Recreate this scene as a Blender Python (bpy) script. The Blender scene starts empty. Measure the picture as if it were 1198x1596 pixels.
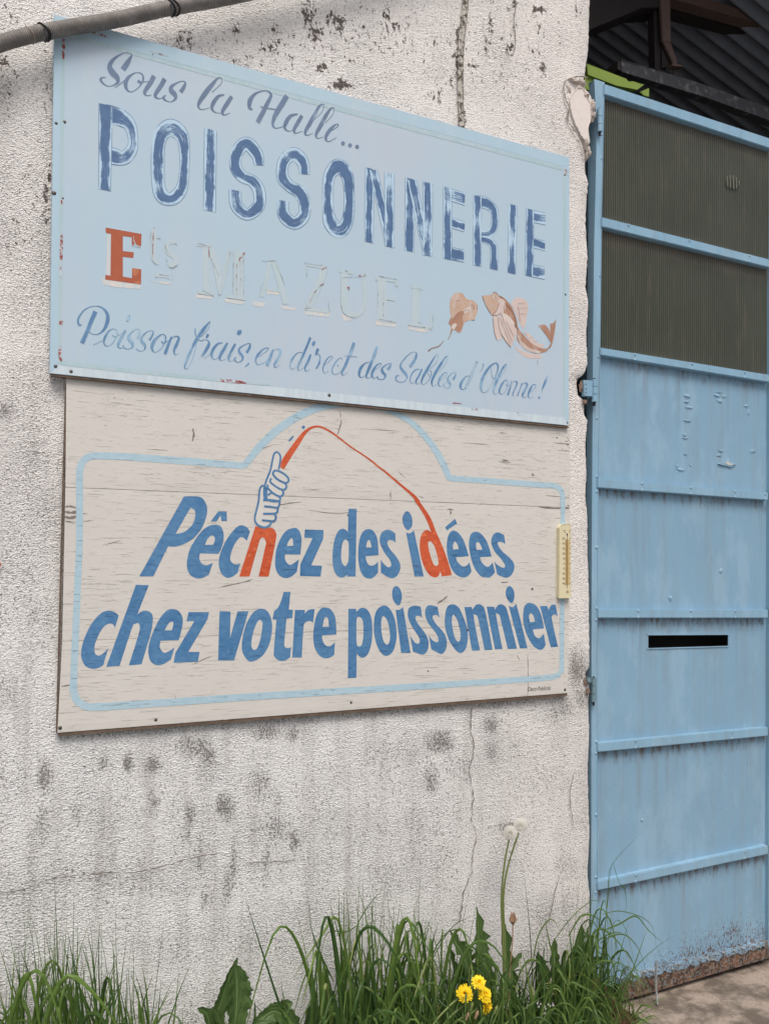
import bpy, bmesh, math, random
import numpy as np
from math import radians as R, sin, cos, pi
from mathutils import Vector, geometry, noise as mnoise

# ---------------------------------------------------------------- camera
F_PX, CX, HY = 1350.0, 599.0, 930.0          # focal length (px of the 1198x1596 photo), centre column, horizon row
YAW = math.atan(F_PX / 2631.0)
CAM = Vector((0.0, -2.69, 1.66))
sc = bpy.context.scene
cam = bpy.data.objects.new('camera', bpy.data.cameras.new('camera'))
sc.collection.objects.link(cam); sc.camera = cam
cam.location = CAM; cam.rotation_euler = (R(90), 0, -YAW)
cam.data.sensor_fit = 'VERTICAL'; cam.data.sensor_height = 36.0
cam.data.lens = F_PX / 1596 * 36.0
cam.data.shift_y = (HY - 798) / 1596
cam.data.clip_start = 0.05; cam.data.clip_end = 500

# ---------------------------------------------------------------- world, sun, exposure
SUN_EL, SUN_AZ = R(60), R(193)               # high soft sun behind thin cloud, from the street side, a little left
w = bpy.data.worlds.new('World'); sc.world = w; w.use_nodes = True
nt = w.node_tree; bg = nt.nodes['Background']
sky = nt.nodes.new('ShaderNodeTexSky'); sky.sky_type = 'NISHITA'; sky.sun_disc = False
sky.sun_elevation = SUN_EL; sky.sun_rotation = SUN_AZ
sky.air_density = 1.0; sky.dust_density = 6.0; sky.ozone_density = 0.6
nt.links.new(sky.outputs[0], bg.inputs[0]); bg.inputs[1].default_value = 0.10
sl = bpy.data.lights.new('sun', 'SUN'); sl.energy = 1.5; sl.angle = R(30); sl.color = (1.0, 0.985, 0.96)
so = bpy.data.objects.new('sun', sl); sc.collection.objects.link(so)
sdir = Vector((sin(SUN_AZ) * cos(SUN_EL), cos(SUN_AZ) * cos(SUN_EL), sin(SUN_EL)))
so.rotation_euler = sdir.to_track_quat('Z', 'Y').to_euler(); so.location = (0, -6, 8)
sc.view_settings.view_transform = 'Standard'; sc.view_settings.look = 'None'
sc.view_settings.exposure = 0.43; sc.view_settings.gamma = 1.0; sc.view_settings.use_curve_mapping = False
sc.cycles.max_bounces = 5; sc.cycles.diffuse_bounces = 3; sc.cycles.transparent_max_bounces = 6

# ---------------------------------------------------------------- helpers
random.seed(7)
FWD = Vector((sin(YAW), cos(YAW), 0)); RGT = Vector((cos(YAW), -sin(YAW), 0))
def at(px, py, Y=0.0):
    """point of the vertical plane y = Y that stands at a place of the photo"""
    d = FWD + RGT * ((px - CX) / F_PX) + Vector((0, 0, 1)) * ((HY - py) / F_PX)
    return CAM + d * ((Y - CAM.y) / d.y)
def onz(px, py, Z=0.0):
    d = FWD + RGT * ((px - CX) / F_PX) + Vector((0, 0, 1)) * ((HY - py) / F_PX)
    return CAM + d * ((Z - CAM.z) / d.z)
def proj(p):
    q = p - CAM; z = q.dot(FWD)
    return CX + F_PX * q.dot(RGT) / z, HY - F_PX * q.z / z

def link(o, parent=None):
    sc.collection.objects.link(o)
    if parent is not None:
        o.parent = parent
        o.matrix_parent_inverse = parent.matrix_basis.inverted()
    return o
def tag(o, label=None, cat=None, group=None, kind=None):
    if label: o['label'] = label
    if cat: o['category'] = cat
    if group: o['group'] = group
    if kind: o['kind'] = kind
    return o
def thing(name, label, cat, loc, group=None):
    o = bpy.data.objects.new(name, None); o.empty_display_size = .1
    o.location = loc; sc.collection.objects.link(o)
    return tag(o, label, cat, group)
def mesh(name, verts, faces, mat, parent=None, uvs=None, attrs=None, smooth=False):
    """verts in world coordinates; the object's origin goes to the middle of its base"""
    vs = np.array([tuple(v) for v in verts], dtype=float)
    c = Vector(((vs[:, 0].min() + vs[:, 0].max()) / 2, (vs[:, 1].min() + vs[:, 1].max()) / 2, vs[:, 2].min()))
    me = bpy.data.meshes.new(name)
    me.from_pydata((vs - np.array(c)).tolist(), [], faces)
    if uvs is not None:
        ul = me.uv_layers.new(name='UVMap')
        li = np.zeros(len(me.loops), dtype=np.int32); me.loops.foreach_get('vertex_index', li)
        ul.data.foreach_set('uv', np.array(uvs, dtype=np.float32)[li].ravel())
    if attrs:
        for k, v in attrs.items():
            a = me.attributes.new(k, 'FLOAT', 'POINT'); a.data.foreach_set('value', np.array(v, dtype=np.float32))
    me.materials.append(mat)
    if smooth: me.polygons.foreach_set('use_smooth', [True] * len(me.polygons))
    me.update()
    o = bpy.data.objects.new(name, me); o.location = c
    if parent is not None:
        sc.collection.objects.link(o); o.parent = parent; o.location = c - parent.location
    else:
        sc.collection.objects.link(o)
    return o

class MB:
    def __init__(s): s.v = []; s.f = []; s.uv = []; s.t = []
    def add(s, vs, fs, uvs=None, t=0.0):
        b = len(s.v); s.v += [Vector(v) for v in vs]; s.f += [tuple(i + b for i in f) for f in fs]
        s.uv += list(uvs) if uvs else [(0, 0)] * len(vs); s.t += [t] * len(vs)
        return s
    def box(s, x0, x1, y0, y1, z0, z1):
        vs = [(x, y, z) for z in (z0, z1) for x, y in ((x0, y0), (x1, y0), (x1, y1), (x0, y1))]
        return s.add(vs, [(3, 2, 1, 0), (4, 5, 6, 7), (0, 1, 5, 4), (1, 2, 6, 5), (2, 3, 7, 6), (3, 0, 4, 7)])
    def build(s, name, mat, parent=None, smooth=False, bevel=0):
        at_ = {'tint': s.t} if any(s.t) else None
        o = mesh(name, s.v, s.f, mat, parent, s.uv, at_, smooth)
        if bevel:
            bm = bmesh.new(); bm.from_mesh(o.data)
            bmesh.ops.bevel(bm, geom=[e for e in bm.edges if e.calc_face_angle(0) > .5], offset=bevel, segments=2, affect='EDGES')
            bm.to_mesh(o.data); bm.free()
        return o

def prism(pts, Yf, Yb, mb=None, uv=None):
    """polygon of photo places on plane Yf, extruded back to Yb along y"""
    mb = mb or MB(); P = [at(x, y, Yf) for x, y in pts]; n = len(P)
    if area2([(p.x, p.z) for p in P]) < 0: P.reverse(); uv = uv[::-1] if uv else None
    tri = geometry.tessellate_polygon([P])
    vs = P + [Vector((p.x, Yb, p.z)) for p in P]
    fs = []
    if n <= 4: fs += [tuple(range(n)), tuple(reversed(range(n, 2 * n)))]
    else:
        fs += [tuple(reversed(t)) for t in tri] + [tuple(i + n for i in t) for t in tri]
    fs += [(i, i + n, (i + 1) % n + n, (i + 1) % n) for i in range(n)]
    mb.add(vs, fs, (list(uv) * 2) if uv else None)
    return mb
def area2(p): return sum(p[i - 1][0] * p[i][1] - p[i][0] * p[i - 1][1] for i in range(len(p)))

def tube(pts, r, mb, seg=8, caps=True, t=0.0):
    """pts: Vectors; r: number or list"""
    n = len(pts); rs = r if isinstance(r, (list, tuple)) else [r] * n
    vs, uvs = [], []; up = Vector((0.13, 0.2, 1)).normalized(); L = 0
    for i, p in enumerate(pts):
        d = (pts[min(i + 1, n - 1)] - pts[max(i - 1, 0)]).normalized()
        if abs(d.dot(up)) > .95: a = d.cross(Vector((1, 0, 0))).normalized()
        else: a = d.cross(up).normalized()
        b = d.cross(a)
        if i: L += (p - pts[i - 1]).length
        for k in range(seg):
            g = 2 * pi * k / seg
            vs.append(p + a * (rs[i] * cos(g)) + b * (rs[i] * sin(g))); uvs.append((L, k / seg))
    fs = [(i * seg + k, i * seg + (k + 1) % seg, (i + 1) * seg + (k + 1) % seg, (i + 1) * seg + k) for i in range(n - 1) for k in range(seg)]
    if caps: fs += [tuple(range(seg - 1, -1, -1)), tuple(range((n - 1) * seg, n * seg))]
    mb.add(vs, fs, uvs, t); return mb

def spline(P, n=8, closed=False):
    """Catmull-Rom through tuples"""
    P = [tuple(p) for p in P]; m = len(P)
    if m < 3 and not closed:
        a, b = P; return [tuple(a[k] + (b[k] - a[k]) * i / n for k in range(len(a))) for i in range(n + 1)]
    out = []
    for i in range(m if closed else m - 1):
        p1, p2 = P[i], P[(i + 1) % m]
        p0 = P[i - 1] if (i or closed) else p1; p3 = P[(i + 2) % m] if (closed or i + 2 < m) else p2
        for j in range(n):
            t = j / n; t2, t3 = t * t, t * t * t
            out.append(tuple(.5 * (2 * b + (c - a) * t + (2 * a - 5 * b + 4 * c - d) * t2 + (3 * b - a - 3 * c + d) * t3)
                             for a, b, c, d in zip(p0, p1, p2, p3)))
    if not closed: out.append(P[-1])
    return out

def parse(s):
    out = []
    for w_ in s.split():
        c = w_.endswith('!'); out.append((*[float(q) for q in w_.rstrip('!').split(',')], c))
    return out
def outline(s, reg):
    """smooth closed outline through 'x,y' places; '!' marks a corner"""
    P = parse(s); n = len(P); out = []
    for i in range(n):
        p1, p2 = P[i], P[(i + 1) % n]
        if p1[2] and p2[2]: out.append(p1[:2]); continue
        p0 = p1 if p1[2] else P[i - 1]; p3 = p2 if p2[2] else P[(i + 2) % n]
        for j in range(6):
            t = j / 6; t2, t3 = t * t, t * t * t
            out.append(tuple(.5 * (2 * p1[k] + (p2[k] - p0[k]) * t + (2 * p0[k] - 5 * p1[k] + 4 * p2[k] - p3[k]) * t2
                             + (3 * p1[k] - p0[k] - 3 * p2[k] + p3[k]) * t3) for k in (0, 1)))
    return [(reg[0] + x / reg[2], reg[1] + y / reg[2]) for x, y in out]
def paint(name, loops, reg, Y, mat, parent, th=.0008):
    """a painted shape (first loop outside, the others holes) standing th proud of plane Y"""
    th *= .5
    L = [[at(x, y, Y - th) for x, y in outline(s, reg)] for s in loops]
    tri = geometry.tessellate_polygon(L)
    P = [p for l in L for p in l]
    fs = []
    for a, b, c in tri:
        n = (P[b] - P[a]).cross(P[c] - P[a])
        fs.append((a, b, c) if n.y < 0 else (a, c, b))
    xs = [p.x for p in P]; zs = [p.z for p in P]
    uvs = [((p.x - min(xs)), (p.z - min(zs)) / (max(zs) - min(zs) + 1e-6)) for p in P]
    return mesh(name, P, fs, mat, parent, uvs)
def brush(strokes, reg, Y, mat, parent, name='letter', th=.0008, step=.00022, n=8, rough=0.0, mb=None, wave=0.0):
    """a letter of brush strokes 'x,y,w ...' (w: width in places of the zoom), each stroke a little above the last"""
    own = mb is None; mb = mb or MB(); th *= .5; step *= .5
    for si, s in enumerate(strokes):
        closed = s.startswith('@'); s = s.lstrip('@')
        pts = [p[:-1] for p in parse(s)]
        w0 = 6
        full = []
        for p in pts:
            if len(p) > 2: w0 = p[2]
            full.append((reg[0] + p[0] / reg[2], reg[1] + p[1] / reg[2], w0 / reg[2]))
        S = spline(full, n, closed)
        if closed: S.append(S[0])
        yy = Y - th - step * si
        m = len(S); C = [at(S[i][0], S[i][1], yy - .0001 * i / m) for i in range(m)]
        vs, uvs = [], []; L = random.uniform(0, 40)
        for i in range(m):
            a, b = C[max(i - 1, 0)], C[min(i + 1, m - 1)]
            if closed and i in (0, m - 1): a, b = C[m - 2], C[1]
            d = (b - a)
            if d.length < 1e-7: d = Vector((1, 0, 0))
            d.normalize(); nn = Vector((-d.z, 0, d.x))
            q0, q1 = proj(C[i]), proj(C[i] + nn * .001)
            k = math.hypot(q1[0] - q0[0], q1[1] - q0[1]) / .001
            h = max(S[i][2], .45) / 2 / k
            if rough: h *= 1 + random.uniform(-rough, rough)
            if i: L += (C[i] - C[i - 1]).length
            va, vb = C[i] + nn * h, C[i] - nn * h
            if i:                                             # inside of a tight bend: do not fold over
                st_ = C[i] - C[i - 1]
                if (va - vs[-2]).dot(st_) <= 0: va = vs[-2] + st_ * 1e-4
                if (vb - vs[-1]).dot(st_) <= 0: vb = vs[-1] + st_ * 1e-4
            vs += [va, vb]; uvs += [(L, 0.0), (L, 1.0)]
        fs = [(2 * i, 2 * i + 1, 2 * i + 3, 2 * i + 2) for i in range(m - 1)]
        fs2 = []
        for f in fs:
            nrm = (vs[f[1]] - vs[f[0]]).cross(vs[f[2]] - vs[f[0]])
            fs2.append(f if nrm.y < 0 else f[::-1])
        mb.add(vs, fs2, uvs)
    return mb.build(name, mat, parent) if own else mb

# ---------------------------------------------------------------- materials
class NT:
    def __init__(s, name, rough=.7, spec=.3):
        s.m = bpy.data.materials.new(name); s.m.use_nodes = True; s.t = s.m.node_tree
        s.b = s.t.nodes['Principled BSDF']; s.b.inputs['Roughness'].default_value = rough
        s.b.inputs['Specular IOR Level'].default_value = spec
        s.geo = s.n('ShaderNodeNewGeometry').outputs['Position']
    def n(s, k, **kw):
        o = s.t.nodes.new(k)
        for a, b in kw.items(): setattr(o, a, b)
        return o
    def put(s, inp, v):
        if isinstance(v, bpy.types.NodeSocket): s.t.links.new(v, inp)
        elif isinstance(v, (tuple, list)) and inp.type == 'RGBA': inp.default_value = (*v[:3], 1)
        else: inp.default_value = v
    def vec(s, scale, src=None, rot=(0, 0, 0)):
        m = s.n('ShaderNodeMapping'); s.put(m.inputs['Vector'], src or s.geo); m.inputs['Scale'].default_value = scale
        m.inputs['Rotation'].default_value = rot
        return m.outputs[0]
    def noise(s, scale, detail=3, rough=.55, vec=None, dist=0.0, col=False):
        o = s.n('ShaderNodeTexNoise'); s.put(o.inputs['Vector'], vec or s.geo)
        o.inputs['Scale'].default_value = scale; o.inputs['Detail'].default_value = detail
        o.inputs['Roughness'].default_value = rough; o.inputs['Distortion'].default_value = dist
        return o.outputs[1 if col else 0]
    def vor(s, scale, vec=None, feat='F1', rnd=1.0, out='Distance'):
        o = s.n('ShaderNodeTexVoronoi'); o.feature = feat; s.put(o.inputs['Vector'], vec or s.geo)
        o.inputs['Scale'].default_value = scale; o.inputs['Randomness'].default_value = rnd
        return o.outputs[out]
    def math(s, op, a, b=0.0, c=0.0, clamp=False):
        o = s.n('ShaderNodeMath'); o.operation = op; o.use_clamp = clamp
        for i, v in enumerate((a, b, c)): s.put(o.inputs[i], v)
        return o.outputs[0]
    def ramp(s, f, lo, hi, a=0.0, b=1.0):
        o = s.n('ShaderNodeMapRange'); s.put(o.inputs[0], f)
        for i, v in enumerate((lo, hi, a, b)): s.put(o.inputs[i + 1], v)
        o.interpolation_type = 'SMOOTHSTEP'; return o.outputs[0]
    def mix(s, f, a, b, mode='MIX'):
        o = s.n('ShaderNodeMix'); o.data_type = 'RGBA'; o.blend_type = mode; o.clamp_factor = True
        s.put(o.inputs[0], f); s.put(o.inputs[6], a); s.put(o.inputs[7], b); return o.outputs[2]
    def attr(s, name):
        o = s.n('ShaderNodeAttribute'); o.attribute_name = name; return o.outputs['Fac']
    def uv(s):
        o = s.n('ShaderNodeUVMap'); return o.outputs[0]
    def sep(s, v):
        o = s.n('ShaderNodeSeparateXYZ'); s.put(o.inputs[0], v); return o.outputs
    def bump(s, h, strength=1.0, dist=.003, prev=None):
        o = s.n('ShaderNodeBump'); s.put(o.inputs['Height'], h); s.put(o.inputs['Strength'], strength)
        o.inputs['Distance'].default_value = dist
        if prev: s.put(o.inputs['Normal'], prev)
        return o.outputs[0]
    def done(s, col=None, nrm=None, rough=None, metal=None):
        if col is not None: s.put(s.b.inputs['Base Color'], col)
        if nrm is not None: s.put(s.b.inputs['Normal'], nrm)
        if rough is not None: s.put(s.b.inputs['Roughness'], rough)
        if metal is not None: s.put(s.b.inputs['Metallic'], metal)
        return s.m
def plain(name, col, rough=.6, var=.12, scale=30, bump=0.0, metal=0.0, spec=.3):
    t = NT(name, rough, spec); n = t.noise(scale, 4)
    c = t.mix(n, tuple(x * (1 - var) for x in col), tuple(min(1, x * (1 + var)) for x in col))
    return t.done(c, t.bump(n, .6, bump) if bump else None, metal=metal)
# ---- roughcast wall
t = NT('roughcast', .92, .15)
v = t.vec((1, 1, 1.35))
g1 = t.noise(118, 4, .70, v); g2 = t.vor(170, v, 'F1'); g3 = t.noise(330, 2, .6); lo = t.noise(2.2, 4, .6)
sm = t.attr('smooth')                      # smoother patches of render
h = t.math('ADD', t.math('MULTIPLY', g1, .8), t.math('MULTIPLY', g2, .9))
h = t.math('ADD', h, t.math('MULTIPLY', g3, .3))
base = t.mix(lo, (.715, .695, .67), (.825, .805, .78))
base = t.mix(t.attr('warm'), base, (.79, .75, .715))
base = t.mix(t.attr('cool'), base, (.80, .80, .79))
base = t.mix(t.ramp(g1, .34, .54, .20, 0), base, (.30, .27, .245))          # hollows of the grain are darker
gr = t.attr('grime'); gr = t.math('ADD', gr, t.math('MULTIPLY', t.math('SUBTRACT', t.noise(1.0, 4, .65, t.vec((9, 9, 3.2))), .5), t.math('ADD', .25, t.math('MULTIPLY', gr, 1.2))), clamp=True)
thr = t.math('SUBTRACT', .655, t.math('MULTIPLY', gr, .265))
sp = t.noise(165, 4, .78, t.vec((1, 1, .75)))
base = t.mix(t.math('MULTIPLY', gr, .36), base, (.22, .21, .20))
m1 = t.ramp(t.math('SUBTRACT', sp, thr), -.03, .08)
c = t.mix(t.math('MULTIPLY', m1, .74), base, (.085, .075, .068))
# dark pin holes everywhere
sp2 = t.noise(125, 4, .74, t.vec((1, 1, .8)))
pin = t.ramp(t.math('ADD', sp2, t.math('MULTIPLY', t.noise(5, 3), .12)), .64, .71)
c = t.mix(t.math('MULTIPLY', pin, .75), c, (.13, .11, .10))
# lichen blotches high up
li = t.attr('lichen')
l1 = t.noise(64, 6, .74, t.vec((1, 1, .7)), .3)
lm = t.ramp(t.math('SUBTRACT', l1, t.math('SUBTRACT', .655, t.math('MULTIPLY', li, .25))), 0, .03)
c = t.mix(t.math('MULTIPLY', lm, .9), c, (.055, .035, .028))
# vertical rain streaks
st = t.noise(1.0, 5, .65, t.vec((15, 15, 1.3)))
c = t.mix(t.math('MULTIPLY', t.ramp(st, .47, .68, 0, 1), t.math('ADD', .12, t.math('MULTIPLY', t.attr('cool'), .30))), c, (.33, .31, .29))
big = t.math('MULTIPLY', t.math('SUBTRACT', t.noise(38, 3, .6, t.vec((1, 1, 1.8))), .5), 1.1)
h = t.math('ADD', h, big)
t.done(c, t.bump(h, t.ramp(t.noise(3.1, 4, .6), .3, .7, .45, 1.0), .0052)); M_WALL = t.m
t = NT('mortar', .95, .1); n = t.noise(60, 5, .65); M_MORTAR = t.done(t.mix(n, (.40, .35, .31), (.62, .55, .50)), t.bump(n, .8, .006))
t = NT('patch_render', .95, .1); n = t.noise(40, 5, .6); M_PATCH = t.done(t.mix(n, (.66, .60, .56), (.76, .70, .66)), t.bump(n, .5, .003))
t = NT('raw_masonry', .95, .1); n = t.noise(24, 6, .7); M_RAW = t.done(t.mix(n, (.10, .06, .045), (.34, .25, .20)), t.bump(n, 1, .01))
M_CRACK = plain('crack_shadow', (.20, .175, .155), .95, .5, 60)
t = NT('mossy_joint', .95, .1); n = t.noise(70, 5, .7); M_JOINT = t.done(t.mix(t.ramp(n, .47, .57), (.54, .51, .46), (.10, .088, .075)), t.bump(n, 1, .008))

# ---- blue sheet sign
def sheet_blue(name, a, b, e):
    t = NT(name, .55, .25); n = t.noise(2.0, 3, .5); n2 = t.noise(1.0, 4, .6, t.vec((22, 22, 1.5)))
    c = t.mix(n, a, b); c = t.mix(t.ramp(n2, .42, .72, 0, .42), c, e)
    d = t.noise(150, 3, .7); c = t.mix(t.ramp(d, .72, .78, 0, .6), c, (.16, .15, .14))
    ll = t.noise(1.6, 2); c = t.mix(t.ramp(ll, .52, .7, 0, .3), c, (.53, .55, .565))
    c = t.mix(t.ramp(t.noise(1.3, 3, .5, t.vec((1, 1, .7))), .46, .66, 0, .6), c, (.40, .555, .65))
    return t.done(c, t.bump(t.noise(30, 3), .25, .0012))
M_SHEET = sheet_blue('pale_blue_sheet', (.415, .512, .61), (.465, .56, .645), (.495, .55, .60))
M_EDGE = sheet_blue('edge_blue_paint', (.36, .515, .615), (.425, .575, .665), (.47, .59, .655))
def faded(name, dark, pale, k=.5, streak=26, edge=.45, lw=.07, frayed=0):
    """blue brushwork worn along the stroke, with the thin outline a sign writer leaves"""
    t = NT(name, .6, .25); u = t.uv(); s_ = t.sep(u)
    vv = t.math('ABSOLUTE', t.math('SUBTRACT', s_[1], .5))
    vf = t.math('ADD', vv, t.math('MULTIPLY', t.math('SUBTRACT', t.noise(17, 4, .6), .5), .5))
    n = t.noise(1.0, 5, .65, t.vec((9, streak * .45, 1), u)); n2 = t.noise(26, 4, .65); n3 = t.noise(9, 2, .5)
    x = t.math('ADD', t.math('MULTIPLY', n, .62), t.math('MULTIPLY', n2, .38))
    x = t.math('ADD', x, t.math('MULTIPLY', t.math('SUBTRACT', n3, .5), .62))
    x = t.math('SUBTRACT', x, t.math('MULTIPLY', t.ramp(vf, .2, .45), edge * .42))
    body = t.ramp(x, k - .09, k + .05)
    ln = t.math('MULTIPLY', t.ramp(vv, .5 - lw, .5 - lw * .4), t.ramp(t.noise(12, 3), .36, .46))
    body = t.math('MAXIMUM', body, ln)
    mid = t.mix(t.noise(45, 3), dark, tuple(min(1, q * 1.7) for q in dark))
    c = t.mix(body, pale, mid)
    return t.done(c)
M_BLOCK = faded('worn_navy_block', (.062, .115, .215), (.44, .60, .73), .405, 34, .56, .05)
M_BLOCK2 = faded('worn_navy_block_dense', (.062, .115, .215), (.44, .60, .73), .34, 34, .5, .05)
M_SCRIPT = faded('slate_script', (.105, .15, .225), (.33, .45, .56), .32, 20, .3, .16)
M_SCRIPT2 = faded('worn_blue_script', (.08, .165, .29), (.35, .52, .65), .45, 20, .35, .2)
t = NT('brick_red_paint', .6, .25); n = t.noise(40, 4, .6); n2 = t.noise(16, 4, .7)
M_RED = t.done(t.mix(t.ramp(n2, .58, .68, 0, .7), t.mix(n, (.34, .085, .045), (.43, .12, .06)), (.52, .22, .11)))
t = NT('flaked_red_paint', .6, .25); n = t.noise(60, 5, .7)
M_REDF = t.done(t.mix(t.ramp(n, .42, .55), (.50, .60, .66), (.27, .06, .05)))
def ghost(name, a, b):
    t = NT(name, .6, .25); n = t.noise(28, 4, .65); n2 = t.noise(1.0, 3, .5, t.vec((60, 60, 5)))
    return t.done(t.mix(t.ramp(n2, .35, .65, 0, .6), t.mix(n, a, b), (.475, .555, .62)))
M_GHOST = ghost('ghost_letter_paint', (.395, .535, .585), (.50, .575, .59))
M_CREAM = ghost('cream_underpaint', (.60, .60, .58), (.65, .615, .57))
M_BAND = ghost('sea_green_line', (.34, .50, .54), (.40, .54, .57))
t = NT('hairline', .7); n = t.noise(50, 3); M_HAIR = t.done(t.mix(t.ramp(n, .52, .62), (.44, .53, .58), (.25, .23, .23)))
def fishy(name, a, b):
    t = NT(name, .6, .25); n = t.noise(38, 5, .7); n2 = t.noise(1, 3, .5, t.vec((70, 70, 25)))
    return t.done(t.mix(t.ramp(n2, .5, .75, 0, .5), t.mix(n, a, b), (.58, .56, .55)))
M_FISH = fishy('fish_tan', (.42, .27, .185), (.60, .46, .38)); M_FISHD = fishy('fish_brown', (.33, .17, .11), (.45, .28, .20))
M_FIN = fishy('fin_rose', (.56, .44, .41), (.63, .54, .50)); M_FISHL = fishy('fish_line', (.22, .13, .10), (.36, .22, .16))
M_BELLY = fishy('fish_belly', (.60, .50, .44), (.66, .60, .56))

# ---- plywood board
def board_col(t):
    lo = t.noise(2.5, 3); c = t.mix(lo, (.575, .55, .51), (.64, .62, .58))
    v = t.vec((2.2, 2.2, 62)); k = t.noise(6.0, 6, .74, v, .25)
    return c, k
t = NT('cracked_white_boards', .75, .2); c, k = board_col(t)
fine = t.noise(9.0, 6, .82, t.vec((2.0, 2.0, 80)))
dens = t.noise(3.5, 3, .6)
cr = t.ramp(t.math('ADD', k, t.math('MULTIPLY', dens, .12)), .665, .70)
c = t.mix(t.math('MULTIPLY', cr, .22), c, (.23, .19, .16))
c = t.mix(t.ramp(fine, .54, .70, 0, .22), c, (.38, .35, .32))
gr = t.attr('grime'); sp = t.noise(80, 5, .75, t.vec((.7, .7, 1.4)))
c = t.mix(t.ramp(t.math('SUBTRACT', sp, t.math('SUBTRACT', .74, t.math('MULTIPLY', gr, .27))), 0, .04, 0, .9), c, (.075, .05, .04))
hh = t.math('SUBTRACT', t.math('MULTIPLY', fine, .5), cr)
M_BOARD = t.done(c, t.bump(hh, .7, .0022))
def signpaint(name, a, b, pale, wear=.62):
    t = NT(name, .5, .35); n = t.noise(45, 5, .7, t.vec((1, 1, 1.6)), .5)
    v = t.vec((2.6, 2.6, 36)); k = t.noise(6.0, 6, .72, v, .4)
    n2 = t.noise(7, 3, .6)
    c = t.mix(t.ramp(t.math('ADD', t.math('MULTIPLY', n, .6), t.math('MULTIPLY', n2, .4)), .38, .62), a, b)
    c = t.mix(t.ramp(n, wear, wear + .1, 0, .6), c, pale)
    c = t.mix(t.ramp(k, .60, .65, 0, .6), c, tuple(q * .35 for q in a))
    return t.done(c, t.bump(t.math('MULTIPLY', t.ramp(k, .60, .65), -1.0), .6, .002))
M_BLUE = signpaint('royal_blue_paint', (.055, .17, .345), (.095, .225, .40), (.17, .37, .58))
M_ORANGE = signpaint('vermilion_paint', (.50, .075, .025), (.58, .11, .04), (.72, .24, .10), .56)
M_LIGHT = signpaint('sky_blue_line', (.36, .515, .60), (.41, .555, .63), (.50, .585, .62), .56)
M_WHITE = plain('hand_white', (.60, .59, .56), .6, .05, 30)
t = NT('dark_wood_edge', .9, .1); n = t.noise(40, 4, .6); M_WOODE = t.done(t.mix(n, (.05, .035, .025), (.22, .16, .12)), t.bump(n, .6, .003))
M_INK = plain('ink', (.07, .06, .055), .6)
M_SCREW = plain('screw_steel', (.10, .095, .09), .5, .3, 90, .001, .6)

# ---- gate
def gate_paint(name, panel):
    t = NT(name, .52, .35); a, b = ((.175, .315, .44), (.24, .395, .52)) if panel else ((.195, .355, .485), (.25, .415, .54))
    st = t.noise(1.0, 5, .6, t.vec((24, 24, 1.6))); lo = t.noise(1.7, 4, .6); fi = t.noise(1, 3, .6, t.vec((150, 150, 22)))
    c = t.mix(lo, a, b); c = t.mix(t.ramp(st, .42, .72, 0, .75), c, (.215, .32, .40))
    c = t.mix(t.ramp(fi, .55, .8, 0, .35), c, (.30, .43, .52))
    c = t.mix(t.ramp(t.noise(120, 4, .75, t.vec((1, 1, .5))), .66, .71, 0, .6), c, (.37, .50, .58))
    c = t.mix(t.ramp(t.noise(5, 4, .65, t.vec((1.4, 1.4, .6))), .48, .66, 0, .45), c, (.30, .45, .57))
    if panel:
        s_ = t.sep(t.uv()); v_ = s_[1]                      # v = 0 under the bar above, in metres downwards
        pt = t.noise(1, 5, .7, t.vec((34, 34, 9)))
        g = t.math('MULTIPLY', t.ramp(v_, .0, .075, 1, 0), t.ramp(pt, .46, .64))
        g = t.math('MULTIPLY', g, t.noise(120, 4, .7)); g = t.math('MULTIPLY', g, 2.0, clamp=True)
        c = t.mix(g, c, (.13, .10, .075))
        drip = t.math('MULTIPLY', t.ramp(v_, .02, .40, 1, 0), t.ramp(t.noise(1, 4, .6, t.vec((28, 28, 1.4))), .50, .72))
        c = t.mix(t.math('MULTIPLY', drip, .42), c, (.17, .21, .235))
    gm = t.attr('grime'); sp = t.noise(150, 5, .75, t.vec((1.2, 1.2, .55)))
    ru = t.ramp(t.math('SUBTRACT', sp, t.math('SUBTRACT', .74, t.math('MULTIPLY', gm, .29))), -.01, .03)
    rc = t.mix(t.noise(70, 4, .7), (.05, .04, .035), (.17, .10, .065))
    c = t.mix(ru, c, rc)
    h = t.math('ADD', t.math('MULTIPLY', t.noise(60, 3), .4), t.math('MULTIPLY', t.noise(2.6, 2), 4.0) if panel else 0.0)
    return t.done(c, t.bump(h, .45, .0022), t.ramp(ru, 0, 1, .5, .9))
M_GATE = gate_paint('gate_blue_panel', True); M_GATEB = gate_paint('gate_blue_bar', False)
M_JAMB = plain('jamb_blue_shaded', (.06, .11, .15), .55, .2, 20, .001)  # darker than the gate blue: the jamb's shadowed side is in the colour
M_DULLB = plain('dull_blue', (.15, .24, .28), .6, .25, 60, .001)
t = NT('rusty_channel', .9, .2); n = t.noise(28, 6, .75); n2 = t.noise(90, 4, .7)
c = t.mix(t.ramp(n, .42, .6), (.05, .032, .025), (.19, .10, .06)); c = t.mix(t.ramp(n2, .48, .60, 0, .8), c, (.20, .21, .20))
c = t.mix(t.ramp(n, .62, .7, 0, .8), c, (.38, .30, .24)); M_RUST = t.done(c, t.bump(n2, 1, .004))
M_PEEL = plain('bare_primer', (.50, .49, .46), .8, .15, 60)
t = NT('ribbed_glazing', .38, .4)
lo = t.noise(3.0, 4, .6); c = t.mix(lo, (.052, .060, .044), (.10, .108, .086))
d1 = t.noise(1, 4, .7, t.vec((40, 40, 4))); c = t.mix(t.ramp(d1, .50, .75, 0, .5), c, (.15, .13, .10))
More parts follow.
